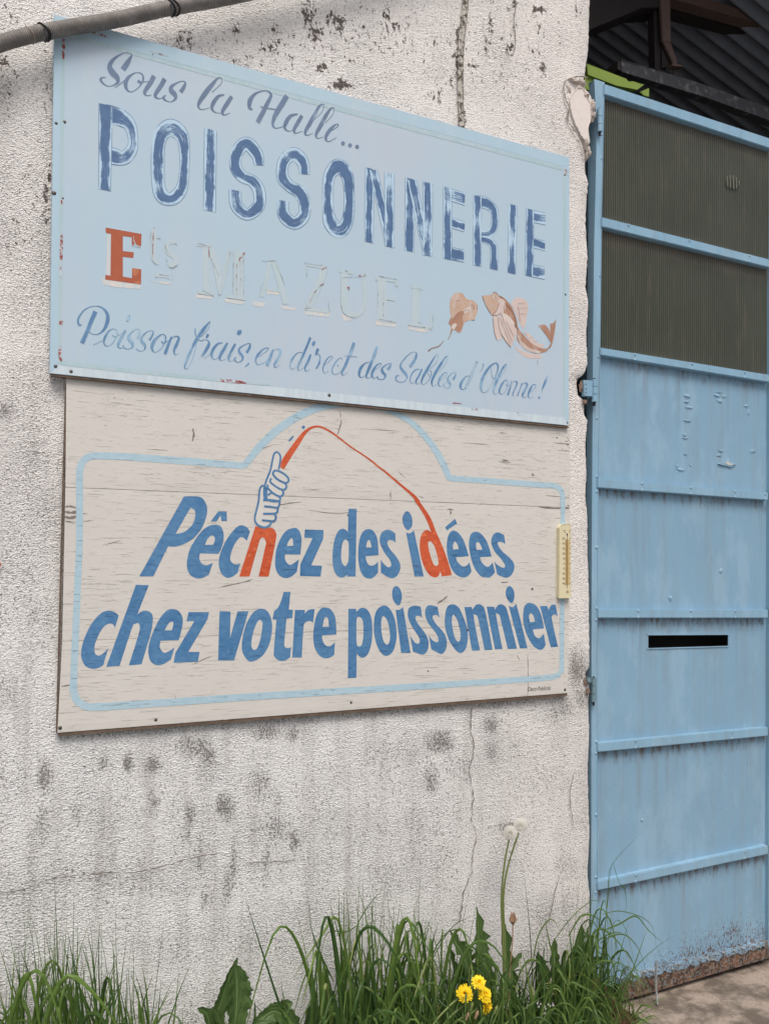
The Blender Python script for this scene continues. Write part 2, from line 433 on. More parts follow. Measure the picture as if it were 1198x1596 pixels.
sp = t.noise(170, 2, .6); c = t.mix(t.ramp(sp, .715, .75, 0, .6), c, (.34, .33, .29))
s_ = t.sep(t.uv()); hz = t.ramp(t.math('ADD', s_[1], t.math('MULTIPLY', t.noise(6, 3), .10)), .86, 1.03, 0, .65)
hz2 = t.ramp(t.math('ADD', s_[1], t.math('MULTIPLY', t.noise(4, 3), .12)), .10, .0, 0, .5)
c = t.mix(t.math('MAXIMUM', hz, hz2), c, (.22, .19, .155)); M_PANE = t.done(c)

# ---- shed
t = NT('fibre_cement_roof', .85, .2); n = t.noise(9, 5, .6); M_ROOF = t.done(t.mix(n, (.10, .115, .14), (.20, .215, .25)))
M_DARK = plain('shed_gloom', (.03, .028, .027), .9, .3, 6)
M_IRON = plain('brown_iron', (.10, .066, .055), .65, .35, 50, .0015)
M_IRON2 = plain('black_iron', (.022, .018, .017), .75, .35, 50, .0015)
t = NT('black_rail', .6, .35); n = t.noise(28, 5, .7); M_RAIL = t.done(t.mix(t.ramp(n, .5, .68), (.035, .037, .042), (.12, .12, .125)), t.bump(n, .4, .001))
M_LIME = plain('lime_plastic', (.20, .28, .05), .5, .12, 20)
t = NT('conduit_skin', .6, .3); n = t.noise(22, 5, .7); u = t.sep(t.uv())
ph = t.math('ADD', t.math('MULTIPLY', u[0], 2 * pi / .0052), t.math('MULTIPLY', u[1], 2 * pi))
rib = t.math('SINE', ph)
c = t.mix(t.ramp(n, .35, .7), (.19, .175, .16), (.30, .28, .26)); c = t.mix(t.ramp(rib, -.3, -1, 0, .55), c, (.045, .038, .035))
M_HOSE = t.done(c, t.bump(rib, .6, .0012))
M_TIE = plain('black_tie', (.018, .018, .02), .5, .3, 60)
M_TIEW = plain('old_string', (.32, .27, .22), .8, .2, 60)

# ---- ground and plants
t = NT('concrete_apron', .9, .2); n = t.noise(6.5, 6, .68); n2 = t.noise(95, 5, .75)
c = t.mix(t.ramp(n, .40, .62), (.13, .105, .085), (.34, .28, .23)); c = t.mix(t.ramp(n2, .5, .68, 0, .6), c, (.10, .085, .07))
M_CONC = t.done(c, t.bump(n2, .8, .003))
M_STREET = plain('street_gravel', (.24, .24, .235), .95, .3, 40, .01)
t = NT('soil', .98, .05); n = t.noise(55, 6, .8); n2 = t.noise(6, 3)
M_SOIL = t.done(t.mix(n, (.04, .025, .016), (.24, .13, .08)), t.bump(n, 1, .02))
def leafmat(name, a, b, c3, gloss=.5):
    t = NT(name, gloss, .35); tn = t.attr('tint'); c = t.mix(tn, a, b); c = t.mix(t.ramp(tn, .80, 1.0), c, c3)
    c = t.mix(t.ramp(t.noise(40, 3), .4, .7, 0, .3), c, tuple(q * .6 for q in a))
    t.b.inputs['Subsurface Weight'].default_value = 0.0
    tr = t.n('ShaderNodeBsdfTranslucent'); t.put(tr.inputs[0], c)
    mx = t.n('ShaderNodeMixShader'); mx.inputs[0].default_value = .28
    t.put(mx.inputs[1], t.b.outputs[0]); t.put(mx.inputs[2], tr.outputs[0])
    t.put(t.t.nodes['Material Output'].inputs[0], mx.outputs[0])
    return t.done(c)
M_GRASS = leafmat('grass_blades', (.035, .085, .020), (.175, .275, .055), (.44, .44, .19))
t = NT('broad_leaf', .45, .4); u = t.sep(t.uv())
vv = t.math('ABSOLUTE', t.math('SUBTRACT', u[1], .5))
vein = t.ramp(vv, .035, .012)
sv = t.math('SINE', t.math('MULTIPLY', t.math('SUBTRACT', u[0], t.math('MULTIPLY', vv, .55)), 60.0)); side = t.ramp(sv, .90, 1.0, 0, .35)
c = t.mix(t.noise(25, 4), (.050, .105, .030), (.105, .175, .05)); c = t.mix(t.math('MAXIMUM', vein, side), c, (.20, .28, .11))
tr = t.n('ShaderNodeBsdfTranslucent'); t.put(tr.inputs[0], c); mx = t.n('ShaderNodeMixShader'); mx.inputs[0].default_value = .25
t.put(mx.inputs[1], t.b.outputs[0]); t.put(mx.inputs[2], tr.outputs[0]); t.put(t.t.nodes['Material Output'].inputs[0], mx.outputs[0])
M_LEAF = t.done(c, t.bump(sv, .5, .0012))
M_STEM = plain('flower_stem', (.15, .19, .06), .5, .25, 30)
M_PETAL = plain('dandelion_petal', (.86, .62, .015), .6, .06, 60)
M_PETAL2 = plain('dandelion_heart', (.84, .55, .01), .6, .12, 60)
M_FLUFF = plain('dandelion_fluff', (.78, .76, .70), .8, .05, 60)
M_SEED = plain('dandelion_seed', (.16, .11, .07), .8, .2, 60)
M_BUD = plain('withered_bud', (.30, .19, .12), .8, .2, 90)
M_STALKW = plain('dry_stalk', (.42, .37, .22), .7, .2, 30)
M_CREAMP = plain('cream_plastic', (.66, .60, .40), .45, .06, 6, 0, 0, .4)
M_SCALE = plain('thermometer_scale', (.50, .36, .15), .5, .08, 30)
M_TUBE = plain('thermometer_tube', (.22, .13, .05), .25, .1, 30, 0, 0, .5)
M_RUSTSPOT = plain('rust_spot', (.34, .11, .05), .9, .4, 60)
# ================================================================ setting
ZG = 0.0
g = MB(); N = 60
for_x = [-200, -60, -20, -8, -4, -2, 0, 2, 4, 8, 20, 60, 200]
vs = [(x, y, -0.055) for y in for_x for x in for_x]
fs = [(j * 13 + i, j * 13 + i + 1, (j + 1) * 13 + i + 1, (j + 1) * 13 + i) for j in range(12) for i in range(12)]
g.add(vs, fs); tag(g.build('ground', M_STREET), kind='structure')

A = at(968, 1560, 0.02)
xa = A.x; XG1 = at(1300, 900, .02).x
# concrete apron before and below the gate, its left side cut at a slant
ap = MB(); a0 = onz(972, 1572, 0); a1 = onz(988, 1600, 0); dd = (a1 - a0); a2 = a0 + dd * 14
front = [(a0.x - .05 * 0, a0.y + .6), (a0.x, a0.y), (a2.x, a2.y), (a2.x + 4, a2.y), (a2.x + 4, a0.y + 5.2), (a0.x, a0.y + 5.2)]
n = len(front); ap.add([(x, y, 0) for x, y in front] + [(x, y, -.05) for x, y in front],
    [tuple(range(n)) if area2(front) > 0 else tuple(range(n - 1, -1, -1))] + [(i, i + n, (i + 1) % n + n, (i + 1) % n) for i in range(n)])
tag(ap.build('concrete_apron', M_CONC), kind='structure')

# ================================================================ roughcast wall with its ragged end
edge_px = [(924, -400), (921, 0), (920, 60), (918, 85), (915, 99), (914, 112), (911, 121), (913, 135), (921, 144), (925, 153), (928, 172), (927, 188), (919, 190), (920, 217),
    (914, 250), (914, 262), (919, 285), (917, 300), (915, 347), (918, 395), (915, 445), (919, 470), (916, 519), (918, 567), (911, 584), (902, 589), (901, 600), (903, 615), (912, 623),
    (913, 650), (918, 652), (914, 691), (916, 735), (914, 771), (917, 800), (918, 849), (920, 933), (920, 1039), (914, 1050), (916, 1058), (920, 1063), (919, 1100), (921, 1137), (919, 1200),
    (921, 1300), (918, 1364), (921, 1395), (920, 1469), (921, 1700)]
E = sorted([(at(x, y).z, at(x, y).x) for x, y in edge_px])
ez = np.array([e[0] for e in E]); ex = np.array([e[1] for e in E])
def edge_x(z): return float(np.interp(z, ez, ex))
blobs = [(70,1210,14,30,.9),(66,1285,16,40,.7),(160,1190,8,16,.8),(200,1190,9,18,.9),(238,1193,14,16,.9),(240,1250,12,28,.8),(300,1163,34,22,.75),(325,1175,14,26,.8),(345,1255,10,24,1),
 (296,1270,9,26,.9),(355,1262,12,30,.8),(415,1142,28,16,.85),(455,1145,14,16,.8),(405,1225,30,40,.6),(432,1245,12,30,.6),(430,1290,40,34,.62),(330,1210,60,40,.42),(470,1230,50,50,.42),(130,1250,40,60,.4),(720,1200,50,60,.42),(700,1330,20,60,.45),(640,1330,10,60,.45),(685,1158,26,20,.85),(672,1215,16,26,.8),(700,1160,14,10,.7),
 (765,1130,14,16,.8),(765,1170,16,26,.6),(900,1045,16,34,.9),(905,1085,14,22,.8),(880,1105,24,20,.55),(860,1110,30,30,.5),(120,1270,12,26,.7),(290,1300,12,20,.6),
 (365,1345,6,50,.85),(415,1350,7,55,.8),(460,1310,10,30,.7),(310,1340,16,60,.5),(320,1400,14,30,.7),(230,1380,70,45,.45),(355,1380,8,40,.8),(30,1340,50,30,.4),(20,1250,60,60,.4),
 (565,1310,5,60,.6),(740,1290,60,60,.38),(800,1330,60,60,.42),(860,1420,60,70,.46),(820,1500,60,80,.4),(880,1350,30,40,.45),(790,1290,22,12,.85),(640,1260,60,60,.34),(500,1240,60,60,.34),
 (50,1030,45,90,.42),(60,960,30,50,.4),(75,800,24,60,.42),(10,640,20,20,.8),(15,1080,40,40,.6),(50,890,26,40,.45),(10,380,30,60,.4),(40,700,40,60,.32),(30,480,30,80,.3),
 (100,1420,120,60,.34),(300,1480,200,60,.42),(550,1420,120,100,.36),(420,1180,180,60,.32),(820,1220,60,80,.36),(60,450,14,180,.35),(5,150,20,60,.5),(620,1180,90,30,.4)]
lich = [(290,60,14,14,.8),(283,70,26,22,.6),(365,45,10,12,.8),(480,20,14,30,.75),(490,50,16,26,.8),(530,38,10,14,1),(520,30,16,14,.8),(500,105,12,8,.9),(415,75,12,14,.7),(430,60,14,34,.6),
 (450,92,14,12,.6),(368,95,8,8,.8),(530,132,18,10,1),(600,30,12,50,.6),(615,45,10,24,.7),(560,60,20,40,.45),(716,60,10,30,.8),(712,95,9,30,.8),(676,60,8,14,.6),(680,150,16,16,.65),(705,130,10,16,.7),
 (736,103,14,4,1),(765,40,6,20,.7),(758,70,8,30,.6),(800,10,6,14,.9),(801,30,5,24,.7),(792,75,10,14,.8),(833,17,6,8,1),(845,15,8,6,.9),(900,20,8,10,.6),(842,48,8,14,.7),(845,103,6,10,.9),(832,76,8,10,.6),
 (870,55,7,20,.55),(10,100,8,10,.9),(29,115,8,8,1),(8,95,12,20,.7),(52,130,8,10,.6),(75,150,10,60,.5),(74,300,6,70,.8),(30,150,40,80,.3),(40,340,20,90,.35),(20,20,60,30,.3),(550,60,220,60,.36),(420,80,120,40,.34),(760,100,100,90,.30),(720,190,8,16,.7),(12,860,5,5,.5)]
def field(px, py, L):
    out = np.zeros_like(px)
    for x, y, a, b, s in L:
        out = np.maximum(out, s * np.exp(-(((px - x) / a) ** 2 + ((py - y) / b) ** 2) * .8))
    return out
def px_arrays(X, Y, Z):
    dx, dy, dz = X - CAM.x, Y - CAM.y, Z - CAM.z
    dep = dx * FWD.x + dy * FWD.y
    return CX + F_PX * (dx * RGT.x + dy * RGT.y) / dep, HY - F_PX * dz / dep
zs = np.arange(-.06, 4.7, .009); XL = at(-260, 900).x - 1.8
ncol = 270
cu = (np.arange(ncol) / (ncol - 1)) ** .8
rngn = np.random.RandomState(3)
V = []
for z in zs:
    xe = edge_x(z) + .0035 * mnoise.noise(Vector((0, 0, z * 60))) + .002 * mnoise.noise(Vector((3, 0, z * 150)))
    for u_ in cu: V.append((XL + (xe - XL) * u_, 0.0, z))
V = np.array(V); nz = len(zs)
und = np.array([mnoise.noise(Vector((a * 1.7, 0, b * 1.7))) * .006 + mnoise.noise(Vector((a * 9, 0, b * 9))) * .0022 for a, _, b in V])
V[:, 1] = und
# crumbled outer lip: the last columns fall back
uu = np.tile(cu, nz); dist = (ex.max() + 1 - ex.max())
last = np.clip((uu - .985) / .015, 0, 1); V[:, 1] += .012 * last ** 2
PX, PY = px_arrays(V[:, 0], V[:, 1], V[:, 2])
grime = field(PX, PY, blobs); lichen = field(PX, PY, lich)
grime = np.maximum(grime, .30 * np.clip((PY - 1090) / 120, 0, 1))
grime = np.maximum(grime, .55 * np.exp(-((PY - (1142 - (PX - 90) * .078) - 8) / 9) ** 2) * (PX > 90) * (PX < 884))  # mould and shadow below the lower board, both painted in
grime = np.maximum(grime, .42 * np.clip((PY - 1480) / 120, 0, 1))
grime = np.maximum(grime, .36 * np.clip((110 - PX) / 60, 0, 1) * (PY > 560))
warm = np.clip((PX - 560) / 400, 0, 1) * np.clip((1100 - PY) / 300, 0, 1)
cool = np.clip((PY - 600) / 600, 0, 1) * np.clip((900 - PX) / 400, 0, 1)
smooth_a = .0 * PX
F_ = [(j * ncol + i, j * ncol + i + 1, (j + 1) * ncol + i + 1, (j + 1) * ncol + i) for j in range(nz - 1) for i in range(ncol - 1)]
wall = thing('roughcast_wall', 'cream roughcast wall with grey mould stains, ending raggedly beside the blue metal gate', 'wall', (at(500, 900).x, 0.1, 0))
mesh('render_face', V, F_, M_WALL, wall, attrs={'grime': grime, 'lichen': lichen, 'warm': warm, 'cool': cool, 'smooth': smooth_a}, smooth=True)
# broken end of the wall: rough masonry running back
re = []; nb = 7
for j, z in enumerate(zs[::2]):
    p = V[(2 * j) * ncol + ncol - 1]
    for k in range(nb):
        d = k / (nb - 1)
        re.append((p[0] - .004 * k + .016 * mnoise.noise(Vector((k * .9, 7, z * 22))) * (k > 0) - (.012 if k else 0), p[1] + d * .24, z))
nj = len(zs[::2])
mesh('broken_end', re, [(j * nb + k, j * nb + k + 1, (j + 1) * nb + k + 1, (j + 1) * nb + k) for j in range(nj - 1) for k in range(nb - 1)], M_RAW, wall)
MB().box(XL, at(900, 900).x - .03, .035, .22, -.06, 4.69).build('masonry_core', M_RAW, wall)
# expansion joint and cracks
def ribbon_on(name, pts, w_, mat, parent, Y, jit=.5, wj=.4, sub=7):
    S = spline(pts, sub); vs, fs = [], []
    for i, (x, y) in enumerate(S):
        x += random.uniform(-jit, jit); y += random.uniform(-jit, jit) * .5
        x2, y2 = S[min(i + 1, len(S) - 1)]; x0, y0 = S[max(i - 1, 0)]
        dx, dy = x2 - x0, y2 - y0; l = math.hypot(dx, dy) or 1
        h = w_ / 2 * (1 + random.uniform(-wj, wj)) * min(1, .35 + i * .3, .35 + (len(S) - 1 - i) * .3)
        vs += [at(x - dy / l * h, y + dx / l * h, Y), at(x + dy / l * h, y - dx / l * h, Y)]
    for i in range(len(S) - 1):
        f = (2 * i, 2 * i + 1, 2 * i + 3, 2 * i + 2)
        nn = (vs[f[1]] - vs[f[0]]).cross(vs[f[2]] - vs[f[0]]); fs.append(f if nn.y < 0 else f[::-1])
    return mesh(name, vs, fs, mat, parent)
ribbon_on('expansion_joint', [(727, -120), (725, 0), (719, 60), (717, 110), (718, 160), (719, 205), (718, 260)], 8.5, M_JOINT, wall, -.0075, .35, .14, 12)
ribbon_on('joint_edge', [(731, -120), (729.5, 0), (723.5, 60), (721.5, 110), (722, 160), (723, 205), (722, 260)], 1.0, M_CRACK, wall, -.0082, .5, .8, 12)
YC = -.0078
ribbon_on('crack', [(735, 1095), (733, 1130), (738, 1165), (732, 1200), (737, 1240), (735, 1280), (742, 1300), (736, 1330), (734, 1360), (722, 1395), (716, 1440)], 1.15, M_CRACK, wall, YC, 1.5, .8)
ribbon_on('crack', [(-10, 1393), (40, 1386), (70, 1373), (110, 1366), (160, 1361), (215, 1359), (255, 1350), (300, 1337), (340, 1331)], 1.35, M_CRACK, wall, YC, 1.5, .8)
ribbon_on('crack', [(380, 1345), (430, 1343), (465, 1340)], 1.2, M_CRACK, wall, YC, .9)
ribbon_on('crack', [(806, 0), (801, 30), (803, 60), (800, 85)], 1.1, M_CRACK, wall, YC, .8)
ribbon_on('crack', [(895, 1200), (888, 1240), (894, 1290)], .9, M_CRACK, wall, YC, .7)
ribbon_on('crack', [(872, 1365), (862, 1400), (855, 1440)], .9, M_CRACK, wall, YC, .7)
# spalled corner by the top hinge: bare patch, broken lump, open crack
pp = prism(outline('896,140! 903,134 909,141 914,152 919,160! 920,185 916,200 918,222 911,218 903,206 894,188 889,170 888,152', (0, 0, 1)), -.0095, .02)
pp.build('bare_patch', M_PATCH, wall, bevel=.002)
ribbon_on('open_crack', [(916, 121), (905, 119), (893, 121), (882, 126), (878, 135), (880, 150), (886, 168), (884, 185), (892, 200), (904, 217), (909, 232), (913, 252)], 1.7, M_CRACK, wall, -.0105, .7, .5)
def lump(cx, cy, rx, ry, Y, depth, mat, parent, name, seed, jag=.18):
    rr = random.Random(seed); c = at(cx, cy, Y); e = at(cx + rx, cy, Y) - c; sx = abs(e.x); szz = (at(cx, cy - ry, Y) - c).z
    vs = [c + Vector((0, -depth, 0))]; fs = []; n1 = 11
    for ring, (s_, d_) in enumerate(((.55, .8), (1, 0), (1.0, -.6))):
        for k in range(n1):
            g = 2 * pi * k / n1; q = s_ * (1 + rr.uniform(-jag, jag))
            vs.append(c + Vector((sx * q * cos(g), -depth * d_ * (1 + rr.uniform(-.3, .3)), szz * q * sin(g))))
    for k in range(n1):
        k2 = (k + 1) % n1; fs.append((0, 1 + k, 1 + k2)[::1])
        for r_ in (0, 1): fs.append((1 + r_ * n1 + k, 1 + (r_ + 1) * n1 + k, 1 + (r_ + 1) * n1 + k2, 1 + r_ * n1 + k2))
    return mesh(name, vs, fs, mat, parent)
for i, (x, y, a, b, d) in enumerate([(893, 126, 9, 4, .012), (901, 138, 8, 5, .010), (911, 148, 6, 6, .012), (907, 128, 6, 4, .008), (922, 165, 5, 10, .015), (922, 180, 5, 8, .012), (912, 222, 4, 9, .012), (916, 235, 4, 10, .01),
        (886, 138, 4, 8, .006), (905, 602, 3, 9, .004), (911, 627, 3, 4, .005), (914, 1062, 4, 6, .004), (916, 1078, 3, 5, .003)]):
    lump(x, y, a, b, -.002, d, M_MORTAR if i < 9 else M_RAW, wall, 'mortar_lump', i, .42)
mesh('rust_spot', [at(-2 + 4.5 * cos(k * .7), 880 + 4.5 * sin(k * .7), -.009) for k in range(9)], [tuple(range(8, -1, -1))], M_RUSTSPOT, wall)

# ================================================================ shed behind the gate
shed = thing('open_shed', 'dark shed behind the gate under a ribbed sloping roof on brown iron beams', 'shed', (at(1100, 900).x, 1.5, 0))
x1 = at(1050, 100, .83).x; zr = at(1050, 100, .83).z
SL = .265
def roof_z(x): return zr - SL * (x - x1)
ys = np.arange(-.25, 7.0, .076 / 8); xs_ = np.linspace(x1 - 2.2, x1 + 5.0, 6)
vs = [(x, y, roof_z(x) + .018 * cos(2 * pi * y / .076)) for y in ys for x in xs_]
fs = [(j * 6 + i, (j + 1) * 6 + i, (j + 1) * 6 + i + 1, j * 6 + i + 1) for j in range(len(ys) - 1) for i in range(5)]
mesh('roof_sheet', vs, fs, M_ROOF, shed, smooth=True)
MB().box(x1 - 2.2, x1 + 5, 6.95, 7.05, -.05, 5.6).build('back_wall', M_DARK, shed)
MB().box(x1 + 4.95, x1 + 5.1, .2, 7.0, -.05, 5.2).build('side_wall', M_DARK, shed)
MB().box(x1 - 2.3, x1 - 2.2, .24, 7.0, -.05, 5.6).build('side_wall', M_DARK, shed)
XE = at(1330, 900, .1).x
MB().box(XE, x1 + 5.1, .0, .2, -.06, 3.9).build('front_wall', M_RAW, shed)
def bar(pts, Yf, Yb, mat, parent, name, bevel=0.0): return prism(pts, Yf, Yb).build(name, mat, parent, bevel=bevel)
bar([(1043, -3), (1198, 41), (1260, 59), (1260, 46), (1198, 27), (1066, -12)], .36, .42, M_IRON, shed, 'beam_flange')
bar([(1040, 2), (1198, 43), (1262, 60), (1262, 84), (1198, 59), (1042, 17)], .44, .50, M_IRON2, shed, 'beam_web')
bar([(912, -6), (1035, -6), (1034, 11), (1000, 12), (910, 50)], .34, .46, M_IRON2, shed, 'gable_beam')
bar([(1018, 0), (1033, 0), (1034, 116), (1020, 106)], .36, .40, M_IRON2, shed, 'hanger_post')
bar([(1028, -8), (1044, -8), (1045, 67), (1032, 64)], .33, .345, M_IRON, shed, 'hanger_strap', .002)
bar([(1032, 63.5), (1045, 66.5), (1056, 98), (1050, 103)], .333, .345, M_IRON, shed, 'strap_foot', .002)
bar([(1031, 66), (1031, 106), (1051, 103), (1050, 99)], .35, .37, M_IRON2, shed, 'hanger_plate')
bar([(1048, 98), (1064, 102), (1062, 104), (1047, 102)], .30, .335, M_IRON, shed, 'bolt_tail')
bar([(1049, 104), (1052, 104), (1052, 117), (1049, 117)], .33, .335, M_IRON, shed, 'wire_end')
bar([(967, 93), (1080, 127), (1198, 169), (1260, 191), (1262, 212), (1198, 188), (1095, 151), (969, 111)], .26, .30, M_RAIL, shed, 'door_rail', .003)
bar([(968, 96), (962, 94), (962, 108), (969, 111)], .262, .34, M_IRON2, shed, 'rail_end')
lime = thing('lime_bracket', 'lime green angled strip lying behind the top corner of the gate', 'bracket', at(950, 130, .12))
bar([(914, 99), (975, 123), (979, 127), (986, 127), (1003, 132), (992, 140), (960, 133), (916, 116)], .10, .125, M_LIME, lime, 'top_strip', .001)
bar([(911, 117), (926, 122), (925, 144), (910, 138)], .112, .118, M_LIME, lime, 'lower_plate', .001)
bar([(996, 143), (1011, 137), (1011, 151), (1003, 149)], .112, .118, M_LIME, lime, 'end_tab', .001)
# ================================================================ gate
gate = thing('metal_gate', 'tall sky blue metal gate with ribbed glazing on top and a letter slot', 'gate', at(1080, 1500, .03))
def lerp(a, b, t): return a + (b - a) * t
def yl(l, r, x): return l + (r - l) * (x - 932) / (1198 - 932)     # l at column 932, r at column 1198
XR = 1300
def gbox(x0, x1_, tl, tr, bl, br, Yf, Yb, name, mat=None, bevel=.0015, n=1):
    pts = [(x0, yl(tl, tr, x0)), (x1_, yl(tl, tr, x1_)), (x1_, yl(bl, br, x1_)), (x0, yl(bl, br, x0))]
    return bar(pts, Yf, Yb, mat or M_GATEB, gate, name, bevel)
# stiles and jamb
bar([(916, 190), (929, 190), (926, 700), (926, 1552), (916, 1552)], .045, .10, M_JAMB, gate, 'jamb')
st = prism([(926, 124), (941, 129), (941, 145), (937, 335), (934.5, 545), (932, 750), (930, 957), (930, 1165), (930.5, 1375), (931, 1545), (921, 1548), (920.5, 1200), (921, 900), (922.5, 640), (924.5, 400), (929, 200)], .012, .045)
st.build('stile', M_GATEB, gate, bevel=.002)
bar([(1203, 216), (1216, 221), (1212, 1488), (1196.5, 1491), (1199, 600)], .012, .045, M_GATEB, gate, 'stile')
rails = [((127, 215), (144, 231)), ((336.5, 404), (352, 417)), ((541, 584), (553, 596)), ((745.5, 768), (760.5, 780)), ((949.5, 950), (963.5, 963.5)), ((1158, 1133), (1172.5, 1147)), ((1374, 1317), (1388, 1331))]
for i, (a, b) in enumerate(rails):
    x0 = {0: 941.5, 1: 937.6, 2: 935.2}.get(i, 931)
    gbox(x0, {0: 1202.5, 1: 1200.2, 2: 1199}.get(i, 1196.4), a[0], a[1], b[0], b[1], .004, .040, 'crossbar', None, .003)
# the slot panel and plain sheets behind the bars
def sheet(x0, x1_, T, B, name, mat, Yf=.030, hole=None, grime=None, attr_extra=None):
    nx, nyy = 40, 34
    def P(u, v):
        x = lerp(x0, x1_, u); a = yl(T[0], T[1], x); b = yl(B[0], B[1], x); return x, lerp(a, b, v)
    us = list(np.linspace(0, 1, nx)); vsn = list(np.linspace(0, 1, nyy))
    if hole:
        hu = [(hole[0] - x0) / (x1_ - x0), (hole[1] - x0) / (x1_ - x0)]; hv = hole[2:]
        us = sorted(set(us) | set(hu)); vsn = sorted(set(vsn) | set(hv))
    vs, uv, gm = [], [], []
    for v_ in vsn:
        for u_ in us:
            x, y = P(u_, v_); p = at(x, y, Yf); top = at(x, yl(T[0], T[1], x), Yf).z
            p.y += .0022 * mnoise.noise(Vector((p.x * 2.3, 5, p.z * 2.3))) + .0008 * mnoise.noise(Vector((p.x * 9, 1, p.z * 9)))
            vs.append(p); uv.append((p.x, top - p.z)); gm.append(grime(x, y) if grime else 0.0)
    nu = len(us); fs = []
    for j in range(len(vsn) - 1):
        for i in range(nu - 1):
            if hole and hu[0] - 1e-6 <= us[i] < hu[1] - 1e-6 and hv[0] - 1e-6 <= vsn[j] < hv[1] - 1e-6: continue
            fs.append((j * nu + i, (j + 1) * nu + i, (j + 1) * nu + i + 1, j * nu + i + 1))
    k = len(vs)
    vs2 = vs + [v_ + Vector((0, .003, 0)) for v_ in vs]; fs2 = fs + [tuple(i + k for i in reversed(f)) for f in fs]
    return mesh(name, vs2, fs2, mat, gate, uv * 2, {'grime': gm * 2}, True)
def low_grime(x, y):
    yb = 1540 - (x - 967) * .27 if x > 960 else 1540
    d = yb - y
    g = max(0, 1 - d / 125) ** 1.35 * (.38 + .65 * min(1, max(0, (x - 930) / 140)))
    g = max(g, .85 * math.exp(-((x - 1140) / 30) ** 2 - ((y - 1455) / 30) ** 2), .6 * math.exp(-((x - 975) / 18) ** 2 - ((y - 1497) / 14) ** 2))
    return min(1, g)
XS = 1196.4
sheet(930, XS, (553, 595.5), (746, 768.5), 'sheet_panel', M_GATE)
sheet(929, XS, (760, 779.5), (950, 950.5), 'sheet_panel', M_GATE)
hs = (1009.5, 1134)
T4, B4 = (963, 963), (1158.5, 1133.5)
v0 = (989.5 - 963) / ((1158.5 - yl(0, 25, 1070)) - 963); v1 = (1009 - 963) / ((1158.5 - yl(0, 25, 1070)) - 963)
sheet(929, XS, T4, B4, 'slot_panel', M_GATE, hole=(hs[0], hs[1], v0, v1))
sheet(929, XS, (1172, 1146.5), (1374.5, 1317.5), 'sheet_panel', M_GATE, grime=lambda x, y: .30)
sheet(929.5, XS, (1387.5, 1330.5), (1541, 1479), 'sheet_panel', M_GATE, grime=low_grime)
# letter slot: folded lips, and a dark sheet added as the gloom behind
for pts in ([(1008.5, 988), (1135, 987.3), (1135, 989.6), (1008.5, 990.3)], [(1008.5, 1010.3), (1135, 1006.6), (1135, 1008.4), (1008.5, 1012)]):
    bar(pts, .0265, .034, M_GATEB, gate, 'slot_lip', .0005)
bar([(1000, 975), (1145, 975), (1145, 1025), (1000, 1025)], .16, .165, M_DARK, gate, 'slot_gloom')
# ribbed glazing: real ribs
def glazing(T, B, x0):
    a = at(x0, 500, .03).x; b = at(1203, 500, .03).x; pitch = .0120; n = int((b - a) / pitch) * 4
    vs, uv = [], []
    for i in range(n + 1):
        X = a + (b - a) * i / n
        px0 = proj(Vector((X, .03, 2.0)))[0]
        y = .030 + (.0050 if i % 4 in (0, 1) else -.0010)
        for r_ in range(5):
            z0 = at(px0, yl(B[0], B[1], px0), .03).z; z1 = at(px0, yl(T[0], T[1], px0), .03).z
            vs.append((X, y, lerp(z0, z1, r_ / 4))); uv.append((X, r_ / 4))
    fs = [(i * 5 + r_, (i + 1) * 5 + r_, (i + 1) * 5 + r_ + 1, i * 5 + r_ + 1) for i in range(n) for r_ in range(4)]
    k = len(vs); vs2 = vs + [(x, y + .004, z) for x, y, z in vs]; fs2 = fs + [tuple(j + k for j in reversed(f)) for f in fs]
    return mesh('ribbed_pane', vs2, fs2, M_PANE, gate, uv * 2)
SC = plain('pale_scuff', (.125, .125, .10), .8, .4, 300)
for q in ['961,266! 970,262! 972,322! 964,318!', '978,258! 986,258! 988,330! 980,326!', '994,262! 1003,258! 1006,336! 997,332!', '1012,268! 1021,272! 1022,330! 1014,332!', '1028,285! 1035,290! 1034,318! 1029,322!']:
    paint('scuff', [q], (860, 200, 3.544), .0235, SC, gate)
glazing((143, 230.5), (337, 404.5), 940); glazing((351.5, 416.5), (541.5, 584.5), 936)
# rusted bottom channel
ch = prism([(966, 1529), (985, 1526), (998, 1521), (1010, 1523), (1040, 1515), (1075, 1504), (1114, 1493), (1160, 1482), (1197, 1475), (1197, 1493), (1105, 1519.5), (1040, 1539), (970, 1559), (968, 1545)], .002, .05)
ch.build('bottom_channel', M_RUST, gate, bevel=.002)
rr = random.Random(8); up_, lo_ = [], []
for k in range(58):
    x = lerp(966, 1197, k / 57); y = 1529 - (x - 967) * .245
    up_.append((x, y - 3 - rr.random() ** 3 * 13 * (1.25 - k / 57))); lo_.append((x, y + rr.uniform(0, 7)))
scab = prism(up_ + lo_[::-1], -.001, .03).build('torn_foot', M_GATE, gate)
a_ = scab.data.attributes.new('grime', 'FLOAT', 'POINT'); a_.data.foreach_set('value', [.72] * len(scab.data.vertices))
mb = MB(); rr = random.Random(5)
for k in range(26):
    t_ = rr.random(); x = lerp(970, 1194, t_); y = 1529 - (x - 967) * .245 + rr.uniform(-5, 4)
    s_ = rr.uniform(1, 3.6); c = [(x + s_ * rr.uniform(.5, 1) * cos(g), y + .6 * s_ * rr.uniform(.5, 1) * sin(g)) for g in (0, 1.2, 2.4, 3.7, 5)]
    prism(c, -.004 - .002 * rr.random(), .004, mb)
tag(mb.build('paint_flake', plain('loose_flake', (.30, .33, .34), .7, .4, 300), gate), kind='stuff')
